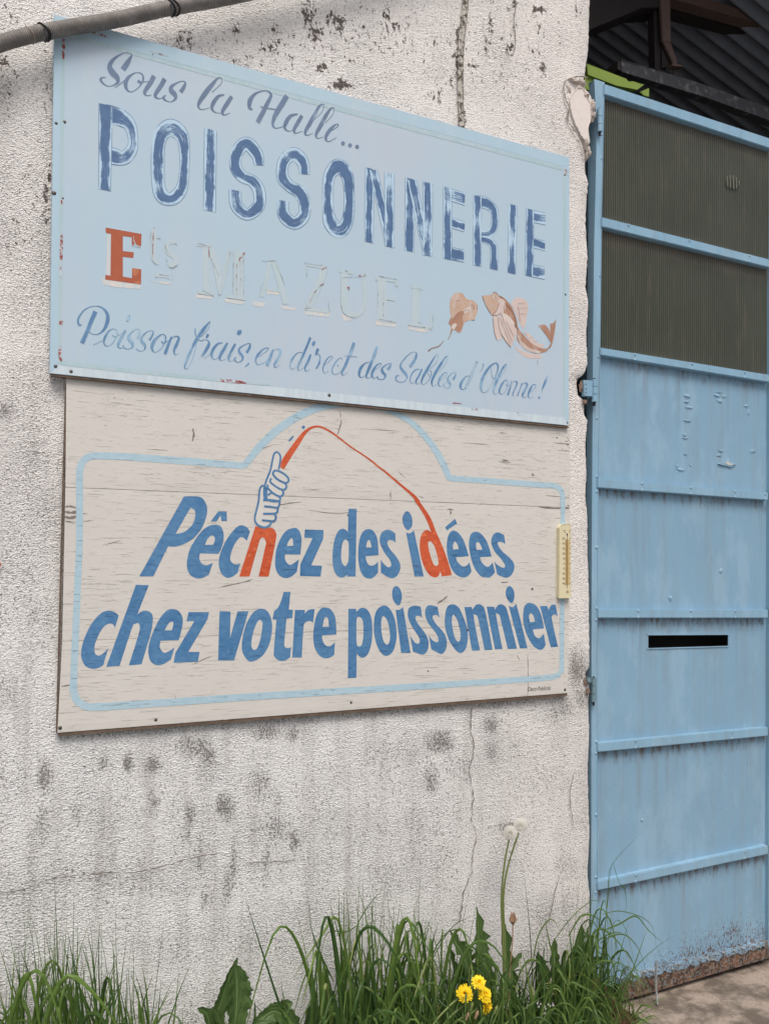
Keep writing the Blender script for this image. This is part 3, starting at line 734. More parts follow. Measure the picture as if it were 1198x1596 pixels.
# rivets and screws
def dome(x, y, Y, r, mat, parent, name, flat=.5, seg=10):
    c = at(x, y, Y); vs = [c + Vector((0, -r * flat, 0))]; fs = []
    for s_, d_ in ((.6, .8), (1, 0), (1, -.4)):
        for k in range(seg): vs.append(c + Vector((r * s_ * cos(2 * pi * k / seg), -r * flat * d_, r * s_ * sin(2 * pi * k / seg))))
    for k in range(seg):
        k2 = (k + 1) % seg; fs.append((0, 1 + k, 1 + k2))
        for q in (0, 1): fs.append((1 + q * seg + k, 1 + (q + 1) * seg + k, 1 + (q + 1) * seg + k2, 1 + q * seg + k2))
    return mesh(name, vs, fs, mat, parent, smooth=True)
for x, y, r in [(929.5, 743, 4), (929.5, 766, 4.5), (929, 853, 5), (929.5, 948, 4.5), (929, 966, 4.5), (928.5, 1156, 4.5), (928, 1174, 4), (928, 1270, 4.5), (928, 1367, 4), (928, 1391, 4), (929.5, 652, 4),
      (936, 210, 3.5), (937, 247, 3.5), (934, 430, 3), (932, 556, 4)]:
    dome(x, y, .012, r / 620, M_GATEB, gate, 'rivet')
for i, xs2 in enumerate([[], [979, 1074, 1167], [989, 1078, 1160], [1000, 1076, 1145, 1192], [994, 1076, 1145], [990, 1140], [990, 1160]]):
    if not xs2: continue
    a, b = rails[i]
    for x in xs2:
        for (l, r_), s_ in ((a, 2.5), (b, -1.5)):
            dome(x, yl(l, r_, x) + s_, .004, .0065, M_GATEB if i != 4 else M_GATEB, gate, 'rivet')
# blistered, peeling paint on the upper panel
for i, (x, y, a, b) in enumerate([(1070, 617, 5, 4), (1070, 626, 4, 2), (1072, 635, 6, 3), (1070, 656, 6, 2), (1066, 678, 4, 3), (1067, 683, 5, 2), (1067, 708, 3, 2), (1061, 732, 8, 3), (1054, 727, 2, 4), (1075, 725, 2, 2),
        (1120, 611, 5, 3), (1117, 617, 5, 3), (1127, 618, 4, 4), (1121, 625, 5, 4), (1114, 616, 3, 3), (1162, 633, 4, 3), (1165, 643, 2, 5), (1122, 703, 5, 2), (1120, 710, 4, 2), (1124, 725, 5, 2), (1172, 703, 5, 4), (1122, 890, 3, 6), (1044, 933, 3, 5), (1000, 1278, 2, 2)]):
    lump(x, y, a * .9, b * .8, .0295, .0034, M_GATEB, gate, 'paint_blister', 50 + i, .5)
prism(outline('1119,723! 1126,719! 1128,716! 1133,717! 1136,715! 1139,720! 1147,722! 1143,725! 1138,728! 1132,726! 1127,725!', (0, 0, 1)), .0235, .030).build('paint_flap', M_GATEB, gate)
prism(outline('1129,722! 1134,719! 1137,722! 1144,723! 1139,725! 1134,725!', (0, 0, 1)), .0222, .0235).build('bare_spot', M_PEEL, gate)
# hinges
def hinge(x, y0, y1, mat, plate=None, r=.011):
    hz = [at(x, lerp(y0, y1, t_), -.002) for t_ in (0, 1)]
    ks = 3; kmb = []
    for k in range(ks):
        a = hz[0].lerp(hz[1], k / ks + .012); b = hz[0].lerp(hz[1], (k + 1) / ks - .012)
        tube([a, b], r, m_ := MB(), 14); o = m_.build('hinge_knuckle', mat, gate, smooth=False)
    tube([hz[0] + Vector((0, 0, .004)), hz[1] - Vector((0, 0, .014))], r * .45, m_ := MB(), 8); m_.build('hinge_pin', M_IRON2, gate)
    if plate: prism(plate, -.010, .006).build('hinge_plate', mat, gate, bevel=.001)
hinge(934, 170, 206, M_GATEB, None, .010); hinge(925.5, 591, 627, M_GATEB, [(909, 592), (923, 593), (923, 618), (910, 617)], .012); hinge(924.5, 1056, 1094, M_DULLB, [(914, 1056), (921, 1057), (921, 1064), (915, 1063)], .010)
for x, y in [(912.5, 599), (912.7, 606), (912.5, 612)]: dome(x, y, -.010, .003, M_IRON2, gate, 'hinge_screw')
# drop bolt rod with flaking white paint at the foot of the gate
tube([at(1022, 1497, -.03), at(1021.5, 1533, -.035), at(1023, 1553, -.05), at(1024, 1566, -.075)], [.004, .005, .005, .003], m_ := MB(), 8); m_.build('drop_rod', plain('flaking_white', (.22, .235, .235), .8, .4, 120, .002), gate)
# ================================================================ lower board
YL, YU = -.022, -.036
OR = (0, 0, 1)
low = thing('wooden_fish_sign', 'white cracked plank sign with bold blue lettering, a drawn hand and an orange fishing rod', 'sign', at(487, 1110, YL))
def plank(pts, uvn=(60, 14), grime=None):
    (a, b, c_, d) = pts; nx, nyy = uvn; vs, uv, gm = [], [], []
    for j in range(nyy + 1):
        v_ = j / nyy
        for i in range(nx + 1):
            u_ = i / nx
            x = lerp(lerp(a[0], b[0], u_), lerp(d[0], c_[0], u_), v_); y = lerp(lerp(a[1], b[1], u_), lerp(d[1], c_[1], u_), v_)
            p = at(x, y, YL + .0006 * (1 if i in (0, nx) or j in (0, nyy) else 0)); vs.append(p); gm.append(grime(x, y) if grime else 0)
    w1 = nx + 1; fs = [(j * w1 + i, (j + 1) * w1 + i, (j + 1) * w1 + i + 1, j * w1 + i + 1) for j in range(nyy) for i in range(nx)]
    k = len(vs); ring = [i for i in range(w1)] + [j * w1 + nx for j in range(1, nyy + 1)] + [nyy * w1 + i for i in range(nx - 1, -1, -1)] + [j * w1 for j in range(nyy - 1, 0, -1)]
    bk = [Vector((vs[i].x, -.006, vs[i].z)) for i in ring]; m = len(ring)
    fs += [(ring[i], ring[(i + 1) % m], k + (i + 1) % m, k + i) for i in range(m)]
    return mesh('plank', vs + bk, fs, M_BOARD, low, attrs={'grime': gm + [.9] * m})
def bgr(x, y):
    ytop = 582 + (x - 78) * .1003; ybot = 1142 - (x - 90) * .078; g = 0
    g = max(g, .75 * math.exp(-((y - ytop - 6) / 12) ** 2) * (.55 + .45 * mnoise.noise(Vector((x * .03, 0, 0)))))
    g = max(g, .5 * math.exp(-((ybot - y) / 6) ** 2))
    g = max(g, .95 * math.exp(-((x - 103) / 14) ** 2 - ((y - 802) / 14) ** 2) , .8 * math.exp(-((x - 886) / 7) ** 2) * (.6 if 660 < y < 1080 else 0))
    g = max(g, .78 * math.exp(-((x - 885) / 20) ** 2 - ((y - 790) / 12) ** 2), .7 * math.exp(-((x - 880) / 26) ** 2 - ((y - 690) / 30) ** 2), .7 * math.exp(-((x - 878) / 14) ** 2 - ((y - 1010) / 50) ** 2))
    g = max(g, .6 * math.exp(-((x - 98) / 8) ** 2 - ((y - 1070) / 20) ** 2), .72 * math.exp(-((x - 810) / 12) ** 2 - ((y - 716) / 5) ** 2), .5 * math.exp(-((x - 190) / 60) ** 2 - ((y - 640) / 50) ** 2))
    return g
plank([(104, 560), (888, 640), (887.6, 791), (102.4, 759)], grime=bgr)
plank([(102.3, 759.7), (887.5, 791.6), (886.5, 970), (97.4, 999.2)], grime=bgr)
plank([(97.3, 999.7), (886.4, 970.6), (884, 1080), (90, 1142)], grime=bgr)
prism([(90, 1139.5), (884, 1077.5), (883, 1084.5), (92, 1147)], -.0195, -.006).build('dark_edge', M_WOODE, low)  # dark strip just below the lowest plank
prism([(88.3, 1142), (90.6, 1142), (104.6, 600), (102.6, 600)], -.0205, -.006).build('left_edge', M_WOODE, low)
# splits and nail heads
def split(pts, w_=1.2): ribbon_on('split', pts, w_, M_CRACK, low, YL - .0004, .4, .5, 5)
for pts, w_ in [([(101, 790), (110, 789), (121, 792)], 2.0), ([(100, 797), (112, 799), (124, 797)], 3.2), ([(101, 805), (110, 807), (122, 804)], 3.5), ([(102, 812), (114, 814)], 2.2), ([(126, 800), (137, 801)], 1), ([(128, 813), (146, 811)], 1),
                ([(840, 790), (862, 792), (887, 792)], 2.0), ([(850, 772), (887, 776)], 1), ([(860, 690), (887, 692)], 1), ([(868, 702), (887, 703)], 1), ([(300, 668), (302, 677), (300, 688)], 2.4), ([(530, 640), (531, 652)], 1),
                ([(532, 655), (529, 668), (525, 678)], 1.6), ([(405, 700), (425, 694)], 1), ([(340, 916), (372, 909), (395, 903)], 1.4), ([(412, 792), (440, 786), (470, 782)], 1), ([(300, 1036), (330, 1022)], 1),
                ([(681, 941), (690, 935), (697, 929)], 2), ([(697, 793), (707, 795)], 1.6), ([(702, 795), (702, 803)], 1.8), ([(652, 773), (660, 776)], 1), ([(781, 717), (793, 718)], 2.4), ([(778, 720), (795, 721)], 1.2), ([(829, 738), (831, 742)], 3.2),
                ([(608, 765), (609, 778)], 1.6), ([(620, 735), (632, 745)], .8), ([(822, 1018), (823, 1062), (821, 1088)], .9), ([(781, 908), (792, 907)], 2), ([(96, 1070), (112, 1067)], 1.8), ([(273, 1082), (275, 1092)], 1.0), ([(805, 1020), (810, 1030)], .8),
                ([(160, 850), (190, 842)], .9), ([(480, 795), (520, 800), (560, 797)], .8), ([(440, 640), (490, 645)], .8), ([(720, 690), (760, 693)], .8), ([(560, 668), (620, 672)], .8), ([(230, 700), (262, 702)], .7)]:
    split(pts, w_)
for x, y, r in [(94, 1134.5, 4.5), (547, 1095, 3.5), (880, 1075, 4.5), (829, 918, 4), (667, 1046, 2.5), (542, 803, 2.5), (728, 982, 4), (243, 1122, 4)]:
    dome(x, y, YL, r / 1000 * 1.3, M_SCREW, low, 'nail_head', .35)
# blue rounded frame with the arch
brush(['115,1065,11 121,920,10.5 124,850,10.5 124.5,780,11 124.5,738,11 128,722,11 137,713,11 150,710.5,11 190,711.5,11 263.6,716.6,11 337,722.5,11 380,726,10'], OR, YL, M_LIGHT, low, 'frame_line')
brush(['379.5,727,9 388.5,716,11 407,693.8,12 432.6,670,12.5 465.6,648,12.5 498.6,635,11.5 540,629,11 586.5,634,10 608.5,640.4,9 641.6,658.8,9 669,688,10 687.5,717.5,10 700,745,10'], OR, YL, M_LIGHT, low, 'frame_line', th=.0011)
brush(['697,744,8 708,745.8,9 774,750.6,9 847,756,9 862,757,9 872,762,9 876,772,8 876.5,790,7.5 876.6,817,7 875.5,933,7 875,1035,7.5 873,1047,8 862,1054.6,8.5 810.5,1059.4,9 663.6,1069,10 520,1078,10.5 374,1087,11 227,1097,11.5 155,1101.5,12 135,1101,12 121,1092,12 115,1076,12 115,1062,11'], OR, YL, M_LIGHT, low, 'frame_line', th=.0013)
P1 = (210, 760, 7.4875); P2 = (360, 780, 7.4875); P3 = (510, 780, 7.4875); P4 = (640, 780, 6.6556)
C1 = (120, 900, 5.7048); C2 = (330, 910, 5.7048); C3 = (530, 900, 6.6556); C4 = (690, 900, 5.99)
def L(reg, *loops, mat=None): return paint('letter', loops, reg, YL, mat or M_BLUE, low)
L(P1, '575,102! 730,102 800,135 843,220 840,320 790,460 690,590 570,660 470,688 392,684! 218,1036! 55,1036!', '478,540! 640,255 668,244 700,265 708,310 690,400 640,470 570,520')
L(P1, '936,433 1000,450 1035,520 1037,600 1015,700 978,772! 765,767! 755,800 760,850 790,890 840,905 913,878! 865,1018! 800,1050 730,1060 650,1020 612,940 612,850 640,730 700,620 780,510 860,450', '818,667! 850,600 885,562 915,560 935,585 932,630 914,667!')
L(P1, '975,277! 1072,280! 1078,390! 1012,390! 1003,322! 955,395! 888,393!')
L(P2, '130,290 190,318 222,365! 185,472! 150,436 110,430 60,480 20,560 -5,640 -8,690 15,728 55,748 108,735! 80,840! 20,888 -43,902 -105,860 -141,760 -130,640 -75,500 0,385 70,310')
L(P2, '285,300! 390,335! 440,318 495,330 525,380 525,450 440,888! 323,888! 400,540 408,490 388,442 362,433 342,455 325,500 215,888! 97,888!', mat=M_ORANGE)
L(P2, '740,320 790,345 820,420 822,500 810,632! 632,628! 628,660 640,710 680,750 720,740 792,688! 768,835! 700,890 630,905 560,870 520,790 516,690 530,570 580,440 650,350', '652,530! 675,470 705,438 722,460 726,530!')
L(P2, '862,338! 1080,345! 1075,450! 935,757! 1062,762! 1045,888! 803,882! 808,745! 952,439! 855,434!')
L(P3, '247,97! 342,97! 330,888! 232,888! 238,862! 200,892 150,898 100,860 70,780 60,660 72,520 100,410 140,345 185,330 225,350 240,372!', '215,455 245,490 250,560 245,700 215,762 185,750 165,700 163,600 180,490')
L(P3, '475,335 530,350 575,420 592,520 597,638! 447,650! 455,700 480,750 520,762 560,745 592,712! 592,840! 540,895 490,912 430,890 385,820 362,700 362,560 380,440 420,360', '450,548! 462,490 480,460 500,475 518,548!')
L(P3, '690,343 740,350 793,385! 797,492! 760,468 725,462 702,480 705,520 740,580 800,650 845,730 850,800 820,870 770,905 720,900 625,845! 622,688! 650,730 700,775 735,772 745,740 720,680 660,600 615,500 612,440 635,375')
L(P3, '918,372! 960,383 1010,350! 1125,888! 1017,888!'); L(P3, '920,127 965,150 990,220 985,300 945,345 905,320 880,260 878,190')
L(P4, '42,5! 85,5! 150,95 210,190 260,320 330,480 390,650 425,775! 320,788! 305,735! 285,785 240,798 190,770 140,690 105,580 92,460 105,370 140,315 180,308 213,330! 165,210 105,100', '190,425 215,430 250,490 280,600 285,660 262,678 235,660 205,580 183,490 180,440', mat=M_ORANGE)
L(P4, '355,278! 458,190! 480,238! 375,310!')
L(P4, '435,312 490,335 540,400 575,490 600,578! 468,590! 485,640 530,680 570,680 607,642! 630,735! 590,785 540,798 470,770 415,690 380,570 373,450 390,360', '437,508! 440,450 458,425 480,450 497,503!')
L(P4, '665,325 720,340 780,410 815,500 838,582! 715,588! 735,640 780,685 815,680 848,642! 872,745! 830,790 790,800 720,780 655,690 615,560 602,440 620,355', '682,512! 675,450 695,430 720,455 742,510!')
L(P4, '905,332 965,358! 980,450! 940,430 905,432 905,465 950,530 1020,590 1065,650 1072,710 1040,775 990,800 930,785 893,762! 865,632! 900,670 950,697 975,690 970,660 930,600 870,530 835,450 838,390 865,345')
L(C1, '290,295 340,310 373,338! 338,448! 320,415 280,412 230,450 180,540 157,620 165,680 200,695 240,670 280,628! 235,780! 190,805 140,812 80,790 45,730 40,650 65,550 120,430 190,340 240,305')
L(C1, '525,65! 640,68! 537,330! 580,300 630,298 670,330 675,400 650,520 575,772! 462,782! 545,520 560,440 545,405 515,415 490,450 380,785! 262,795!')
L(C1, '850,280 900,295 935,345 940,420 905,557! 745,562! 738,620 770,668 810,660 868,622! 835,730! 770,770 710,780 660,750 638,690 640,600 680,480 740,360 800,295', '780,470! 815,410 845,392 858,410 845,470!')
L(C1, '993,308! 1175,308! 1162,370! 990,662! 1092,662! 1075,750! 860,760! 875,672! 1045,387! 975,390!')
L(C2, '70,243! 168,246! 162,485! 230,245! 328,243! 200,680! 57,682!')
L(C2, '440,220 500,250 533,330 535,420 510,540 450,640 360,690 310,670 270,590 275,480 310,350 370,255', '430,320 450,345 448,400 430,500 405,570 375,587 355,560 355,500 375,410 405,340')
L(C2, '640,72! 700,70! 685,228! 722,230! 716,305! 665,308! 645,520 650,560 680,572 705,560! 697,652! 650,682 600,682 560,650 552,600 575,318! 540,317! 555,240! 590,210 620,140')
L(C2, '740,232! 828,232! 825,265! 860,232 915,222! 900,345! 870,330 830,345 815,400 800,655! 715,655!')
L(C2, '1015,210 1065,235 1100,310 1108,450! 980,458! 985,500 1010,545 1050,555 1095,518! 1088,630! 1050,655 1000,660 950,630 910,550 903,430 925,300 965,225', '985,382! 1000,310 1020,295 1035,315 1042,382!')
L(C3, '85,325! 165,325! 168,360! 200,325 240,315 290,345 325,430 333,560 325,680 290,790 240,832 200,820 172,785! 168,1040! 80,1045!', '195,408 225,430 240,490 240,600 225,695 195,715 172,690 168,560 172,430')
L(C3, '450,290 510,320 555,400 580,510 583,640 550,760 490,812 430,790 380,700 352,580 352,440 380,340', '450,402 480,430 505,500 517,620 505,680 480,697 450,660 430,570 425,470 435,415')
L(C3, '575,335! 615,335 652,305! 730,782! 632,785!'); L(C3, '583,90 620,120 640,190 625,270 600,290 565,260 540,200 545,120')
L(C3, '775,292 835,305! 850,415! 815,397 785,405 785,440 820,500 880,580 915,660 910,740 880,790 840,798 755,770! 725,600! 765,665 805,688 825,665 815,620 765,540 715,450 700,380 715,315')
L(C3, '940,288 1010,305! 1030,415! 1000,390 965,395 960,425 1000,490 1065,560 1102,640 1100,730 1070,785 1030,790 945,745! 918,600! 955,650 1000,672 1018,650 1000,590 950,520 900,450 880,370 895,305')
L(C4, '95,250 150,285 190,370 225,470 232,560 215,660 170,705 120,680 60,590 22,470 20,360 40,275', '100,348 130,390 155,470 165,550 150,598 120,580 95,500 82,410 88,360')
L(C4, '200,275! 268,275! 274,302! 315,253 365,262 398,330 462,675! 388,678! 340,440 322,365 302,350 287,370 345,680! 270,683!')
L(C4, '407,272! 478,275! 484,302! 520,255 570,262 605,330 690,665! 605,668! 545,420 530,355 508,340 497,360 555,668! 485,672!')
L(C4, '613,262! 650,278 685,245! 788,660! 718,663!'); L(C4, '620,80 655,110 667,170 655,225 635,240 605,210 585,160 592,105')
L(C4, '815,238 870,265 915,345 943,475! 838,485! 855,540 895,568 940,525! 958,630! 930,668 890,672 835,630 780,530 750,410 752,300 775,250', '812,418! 802,360 822,335 845,360 858,412!')
L(C4, '905,267! 970,265! 987,302! 1010,258 1050,252! 1070,360! 1040,345 1018,360 1020,410 1073,648! 1005,652!')
# hands holding the rod
G = (380, 640, 5.99)
brush(['352,535,50 385,470,62 430,400,58 500,300,50 560,215,36 620,165,24 690,148,19 760,170,18 850,225,16 1000,340,14 1100,405,14 1198,475,16 1276,540,17 1320,572,17 1480,708,22 1560,775,27 1600,815,33 1630,865,42'], G, YL, M_ORANGE, low, 'rod', n=8)
hand = paint('hand', ['300,392 335,408 342,450 325,545! 370,580 415,625 420,660 400,690 385,735 370,790 340,860 325,900 310,950 298,1000 280,1035 250,1045 235,1080 170,1090 115,1060 100,1010 115,930 135,850 145,750 165,702 197,700! 225,640 260,530 275,430'], G, YL, M_WHITE, low, .0012)
HB = ['195,705,17 215,640 250,550 270,450 285,402 310,388 335,410 342,450 325,548', '@292,560,19 340,570 400,612 418,650 395,675 350,662 295,625 272,585', '258,632,18 245,660 280,695 340,732 380,735 398,708 385,680', '225,690,18 222,715 250,750 300,788 345,800 368,775 362,745',
      '205,715,44 200,770,40 205,830,36', '225,790,22 262,770,14 330,805,14 340,830,14 300,848,16 240,842,16', '180,835,20 250,835 320,845 335,850', '335,840,18 330,880 312,905 250,898 190,892', '318,905,18 312,945 280,960 180,962', '285,960,18 300,995 282,1030 230,1028 170,1022',
      '252,1030,17 248,1060 205,1088 160,1082 120,1055 102,1008 118,930 138,845 147,745 165,705 190,700 205,720']
HB = [' '.join(w_ if w_.count(',') > 1 else w_ for w_ in s.split()) for s in HB]
brush(HB, G, YL, M_BLUE, low, 'hand_drawing', th=.0016, n=6)
paint('speed_mark', ['412,278! 455,236! 470,240! 430,290!'], G, YL, M_BLUE, low); paint('speed_mark', ['536,155! 556,136! 575,152! 556,176!'], G, YL, M_BLUE, low)
brush(['412,215,14 430,192,12 450,182,8', '455,178,5 475,172,4', '478,222,8 500,200,6 530,180,8'], G, YL, faded('faint_blue_mark', (.13, .24, .38), (.58, .56, .54), .52), low, 'speed_mark')

# ---- lettering helper for tiny print
def text_mesh(txt, origin, h, Y, mat, parent, name, shear=0.0, sx=1.0):
    cu = bpy.data.curves.new('print', 'FONT'); cu.body = txt; cu.size = 1; cu.fill_mode = 'FRONT'
    ob = bpy.data.objects.new('print', cu); sc.collection.objects.link(ob)
    dg = bpy.context.evaluated_depsgraph_get(); me = ob.evaluated_get(dg).to_mesh()
    vs = [(v_.co.x, v_.co.y) for v_ in me.vertices]; fs = [tuple(p.vertices) for p in me.polygons]
    ob.evaluated_get(dg).to_mesh_clear(); bpy.data.objects.remove(ob); bpy.data.curves.remove(cu)
    O = at(*origin, Y)
    P = [Vector((O.x + (x + shear * y) * h * sx, Y, O.z + y * h)) for x, y in vs]
    out = []
    for f in fs:
        nn = (P[f[1]] - P[f[0]]).cross(P[f[2]] - P[f[0]]); out.append(f if nn.y < 0 else f[::-1])
    return mesh(name, P, out, mat, parent)
text_mesh('Deco-Publicité', (822, 1077), .021, YL - .0009, M_INK, low, 'signature', .25, .85)

# ================================================================ upper sheet sign
up = thing('painted_sheet_sign', 'pale blue sheet sign with worn navy fishmonger lettering, script lines and two fish', 'sign', at(482, 640, YU))
def sheet_sign():
    A_, B_, C_, D_ = (85, 22), (887, 245), (886, 663.5), (78, 582)
    return prism([A_, B_, C_, D_], YU, -.014)
sheet_sign().build('sheet', M_SHEET, up, bevel=.001)
prism([(79, 583), (886, 664.5), (885.5, 667), (80, 586)], -.034, -.024).build('under_edge', M_WOODE, up)
# darker blue margin, 4 strips, and the sea green inner line
def strip(pts, mat, name, th): return paint(name, [' '.join('%g,%g!' % p for p in pts)], OR, YU, mat, up, th)
strip([(85.6, 23.6), (886.2, 246.5), (880.5, 260), (98, 50)], M_EDGE, 'margin', .0006)
strip([(85.3, 24), (97.6, 50.2), (92.5, 566), (78.8, 581)], M_EDGE, 'margin', .0006)
strip([(886.2, 248), (885.4, 662.6), (879, 650), (880.8, 261)], M_EDGE, 'margin', .0006)
strip([(79.5, 581.6), (885, 663), (878.8, 651), (93, 567.5)], ghost('lower_margin', (.52, .635, .69), (.58, .66, .69)), 'margin', .0006)
brush(['99,54,5 160,70,6 300,108,6.5 450,149,6.5 600,190,6 760,232,6 879,264,5'], OR, YU, M_BAND, up, 'inner_line')
brush(['99.5,56,6 97.5,180,6 95.5,330,6 94,470,6 93,566,6'], OR, YU, M_BAND, up, 'inner_line', th=.0011)
brush(['94,566,6 200,578,6 330,591,5 420,600,3'], OR, YU, M_BAND, up, 'inner_line', th=.0013); brush(['880,268,4 879,460,3.5 878.5,648,3.5'], OR, YU, M_BAND, up, 'inner_line')
for s in ['100,60,5 99.5,75,5 99,92,3', '141,49,3 152,52,4 166,57,2', '96.5,365,3 96,390,5 95.5,405,4', '95,415,3 95,432,3', '95.5,500,6 95.5,506,6', '94,540,4 94,556,5 96,563,3', '338,592,3 352,593.5,5 370,595,5 384,597,2', '881.5,264,3 881.5,273,3', '235,80,2 250,84,3 262,87,2',
          '96,312,3 97,318,2', '735,637,4 744,638,2', '805,645,4 814,646,4', '705,628,2 720,629,1']:
    brush([s], OR, YU, M_REDF if not s.startswith('235') else M_HAIR, up, 'red_trace', th=.0016)
strip([(806, 643), (813, 644), (813, 648), (806, 647)], M_REDF, 'red_trace', .0014)
for x, y, r in [(88, 192, 4), (101, 190, 4), (84.5, 301, 5.5), (98, 309, 3), (87, 571, 4.5), (111, 579, 4.5), (513, 616, 5), (880.5, 459, 4), (883.5, 659, 3.5), (879, 273, 3), (238, 85, 2)]:
    dome(x, y, YU, r / 1000 * 1.25, M_SCREW, up, 'screw', .4)
S1 = (140, 70, 5.99); S2 = (300, 100, 4.2786); T1 = (110, 470, 5.99); T2 = (280, 490, 5.99); T3 = (440, 520, 5.99); T4 = (600, 540, 7.4875); T5 = (710, 550, 7.4875)
def Sc(reg, mat, *st): return brush(list(st), reg, YU, mat, up, 'letter', th=.0012)
def dot(reg, x, y, rx, ry, mat, tilt=.25):
    pts = ' '.join('%.1f,%.1f' % (x + rx * cos(g) - tilt * ry * sin(g), y + ry * sin(g)) for g in [k * pi / 5 for k in range(10)])
    paint('letter', [pts], reg, YU, mat, up, .0012)
m = M_SCRIPT
Sc(S1, m, '310,230,52 345,180,50 378,125,30 392,95,14 372,78,7 325,74,8 255,108,20 205,155,36 188,205,50 212,255,58 255,305,48 262,345,30 228,374,12 170,384,7 120,352,16 104,322,24 118,305,12 152,302,5')
Sc(S1, m, '@440,258,7 395,275,16 352,315,34 335,370,38 350,418,20 385,437,7 435,415,6 482,365,10 500,310,18 485,268,10', '450,332,24 470,348,26 498,345,8 560,340,4', '230,400,3 270,375,6 325,330,6')
Sc(S1, m, '600,288,46 570,350,43 525,415,38 512,450,26 535,472,9 575,465,5', '700,316,44 665,380,42 620,448,36 612,480,24 645,500,8 682,492,4')
Sc(S1, m, '848,440,38 878,395,34 893,355,16 870,338,7 815,353,14 765,388,32 762,425,46 795,465,42 800,500,24 765,528,8 725,525,8 692,502,20 692,482,18 715,470,5')
Sc(S2, m, '195,92,6 168,95,12 128,140,28 85,195,34 48,250,26 40,285,12 65,302,5 115,290,3', '197,93,4 190,130,4 130,187,4')
Sc(S2, m, '212,203,8 172,215,20 140,258,28 130,295,18 155,322,5 192,325,3', '262,215,26 228,268,28 200,315,22 212,338,7 250,325,3')
Sc(S2, m, '402,303,8 380,288,22 385,240,32 415,200,18 460,180,8 500,179,9 524,205,18 508,245,26 475,310,32 435,388,34', '452,283,7 500,293,8 558,302,6', '630,210,34 600,260,36 558,328,34 535,388,22 548,424,7 590,420,4 622,400,3')
Sc(S2, m, '702,332,8 655,345,22 625,385,28 615,425,16 645,447,5 690,425,3', '730,343,24 705,385,26 678,435,22 688,460,6 732,445,3')
Sc(S2, m, '878,268,6 850,275,14 815,332,26 782,395,28 752,450,20 762,474,6 802,460,3', '879,270,4 862,320,4 810,370,3')
Sc(S2, m, '947,290,6 920,298,14 885,350,26 855,408,28 825,465,20 832,493,6 872,485,3', '947,292,4 935,335,4 885,392,3')
Sc(S2, m, '888,460,3 945,432,5 973,408,7 955,402,9 915,440,24 888,488,20 903,516,6 942,500,4 962,485,2')
for x, y in ((1003, 528), (1050, 541), (1097, 551)): dot(S2, x, y, 13, 14, m, 0)
m = M_SCRIPT2
Sc(T1, m, '105,218,10 82,215,18 72,170,20 110,100,14 170,55,7 240,42,6 300,60,16 342,110,28 348,170,36 320,250,26 268,300,9 210,305,6 172,278,9', '235,92,42 200,170,38 158,275,36 108,388,40')
Sc(T1, m, '@410,255,5 365,270,12 325,330,22 312,380,16 335,415,6 378,402,4 422,345,6 436,285,8', '390,310,5 420,328,9 470,300,3', '215,404,3 295,365,4')
Sc(T1, m, '515,266,20 482,325,24 450,390,24 448,425,14 482,437,4'); dot(T1, 540, 158, 18, 30, m, .3)
Sc(T1, m, '628,345,22 645,298,16 640,260,5 600,265,6 552,308,16 545,348,26 580,395,28 572,432,10 530,442,5 492,425,14 495,405,7')
Sc(T1, m, '738,360,20 768,305,16 768,272,5 725,278,6 675,318,16 662,365,24 695,408,26 690,448,8 650,463,5 612,440,9')
Sc(T1, m, '@868,306,6 828,320,14 780,370,30 760,430,26 785,472,6 835,450,5 878,388,8 888,330,12', '848,368,8 868,388,14 915,362,3')
Sc(T1, m, '945,325,14 915,400,26 882,490,28', '925,365,4 975,325,8 1012,340,22 990,400,28 966,460,20 980,497,5 1012,480,2')
Sc(T2, m, '283,66,6 262,90,18 212,155,36 150,250,32 95,360,28 58,450,24 48,500,10 78,500,4 120,415,4 150,320,4 155,270,3', '286,64,3 270,130,4 215,195,4 165,225,4', '146,130,12 148,175,12 165,222,8 200,246,7 235,228,3')
Sc(T2, m, '268,185,28 250,218,18', '240,235,4 272,252,12 270,290,28 235,350,26 208,392,24', '232,412,3 288,368,2')
Sc(T2, m, '402,265,6 355,275,18 312,330,26 298,385,20 325,422,5 362,400,2', '447,265,18 415,322,28 375,395,26 385,428,6 430,418,2')
Sc(T2, m, '520,275,20 490,332,26 458,402,26 468,436,6 500,430,2'); dot(T2, 557, 168, 22, 26, m)
Sc(T2, m, '625,358,26 655,305,22 652,270,7 600,287,8 555,322,18 560,358,30 588,395,26 578,432,12 540,446,5 512,420,18 528,397,5')
Sc(T2, m, '648,455,14 628,475,9 605,491,2')
Sc(T2, m, '728,400,3 800,352,5 830,317,7 792,318,9 735,370,20 710,425,18 728,468,6 780,455,4 812,430,2')
Sc(T2, m, '872,328,14 850,390,28 815,480,28', '850,370,4 905,322,7 942,348,26 918,412,28 885,470,22 900,493,6 935,470,2')
Sc(T3, m, '185,175,6 140,182,9 95,232,18 72,292,12 88,332,5 128,310,3', '262,35,22 220,140,22 180,230,22 145,310,18 155,342,5 192,322,2')
Sc(T3, m, '265,192,16 240,260,24 210,320,18 225,350,5 258,330,2'); dot(T3, 292, 92, 15, 25, m)
Sc(T3, m, '335,140,28 318,180,28 310,200,12', '318,180,6 350,208,10 345,270,18 315,325,14')
Sc(T3, m, '385,300,3 440,255,4 470,215,5 440,215,7 400,262,12 378,330,10 395,368,4 432,348,2')
Sc(T3, m, '558,240,9 540,225,6 500,262,12 465,332,12 478,379,5 522,370,4 552,340,2', '512,300,12 526,298,14')
Sc(T3, m, '670,85,28 640,170,28 590,290,26 555,362,22 570,388,5 612,358,2', '575,205,3 640,212,6 700,216,3')
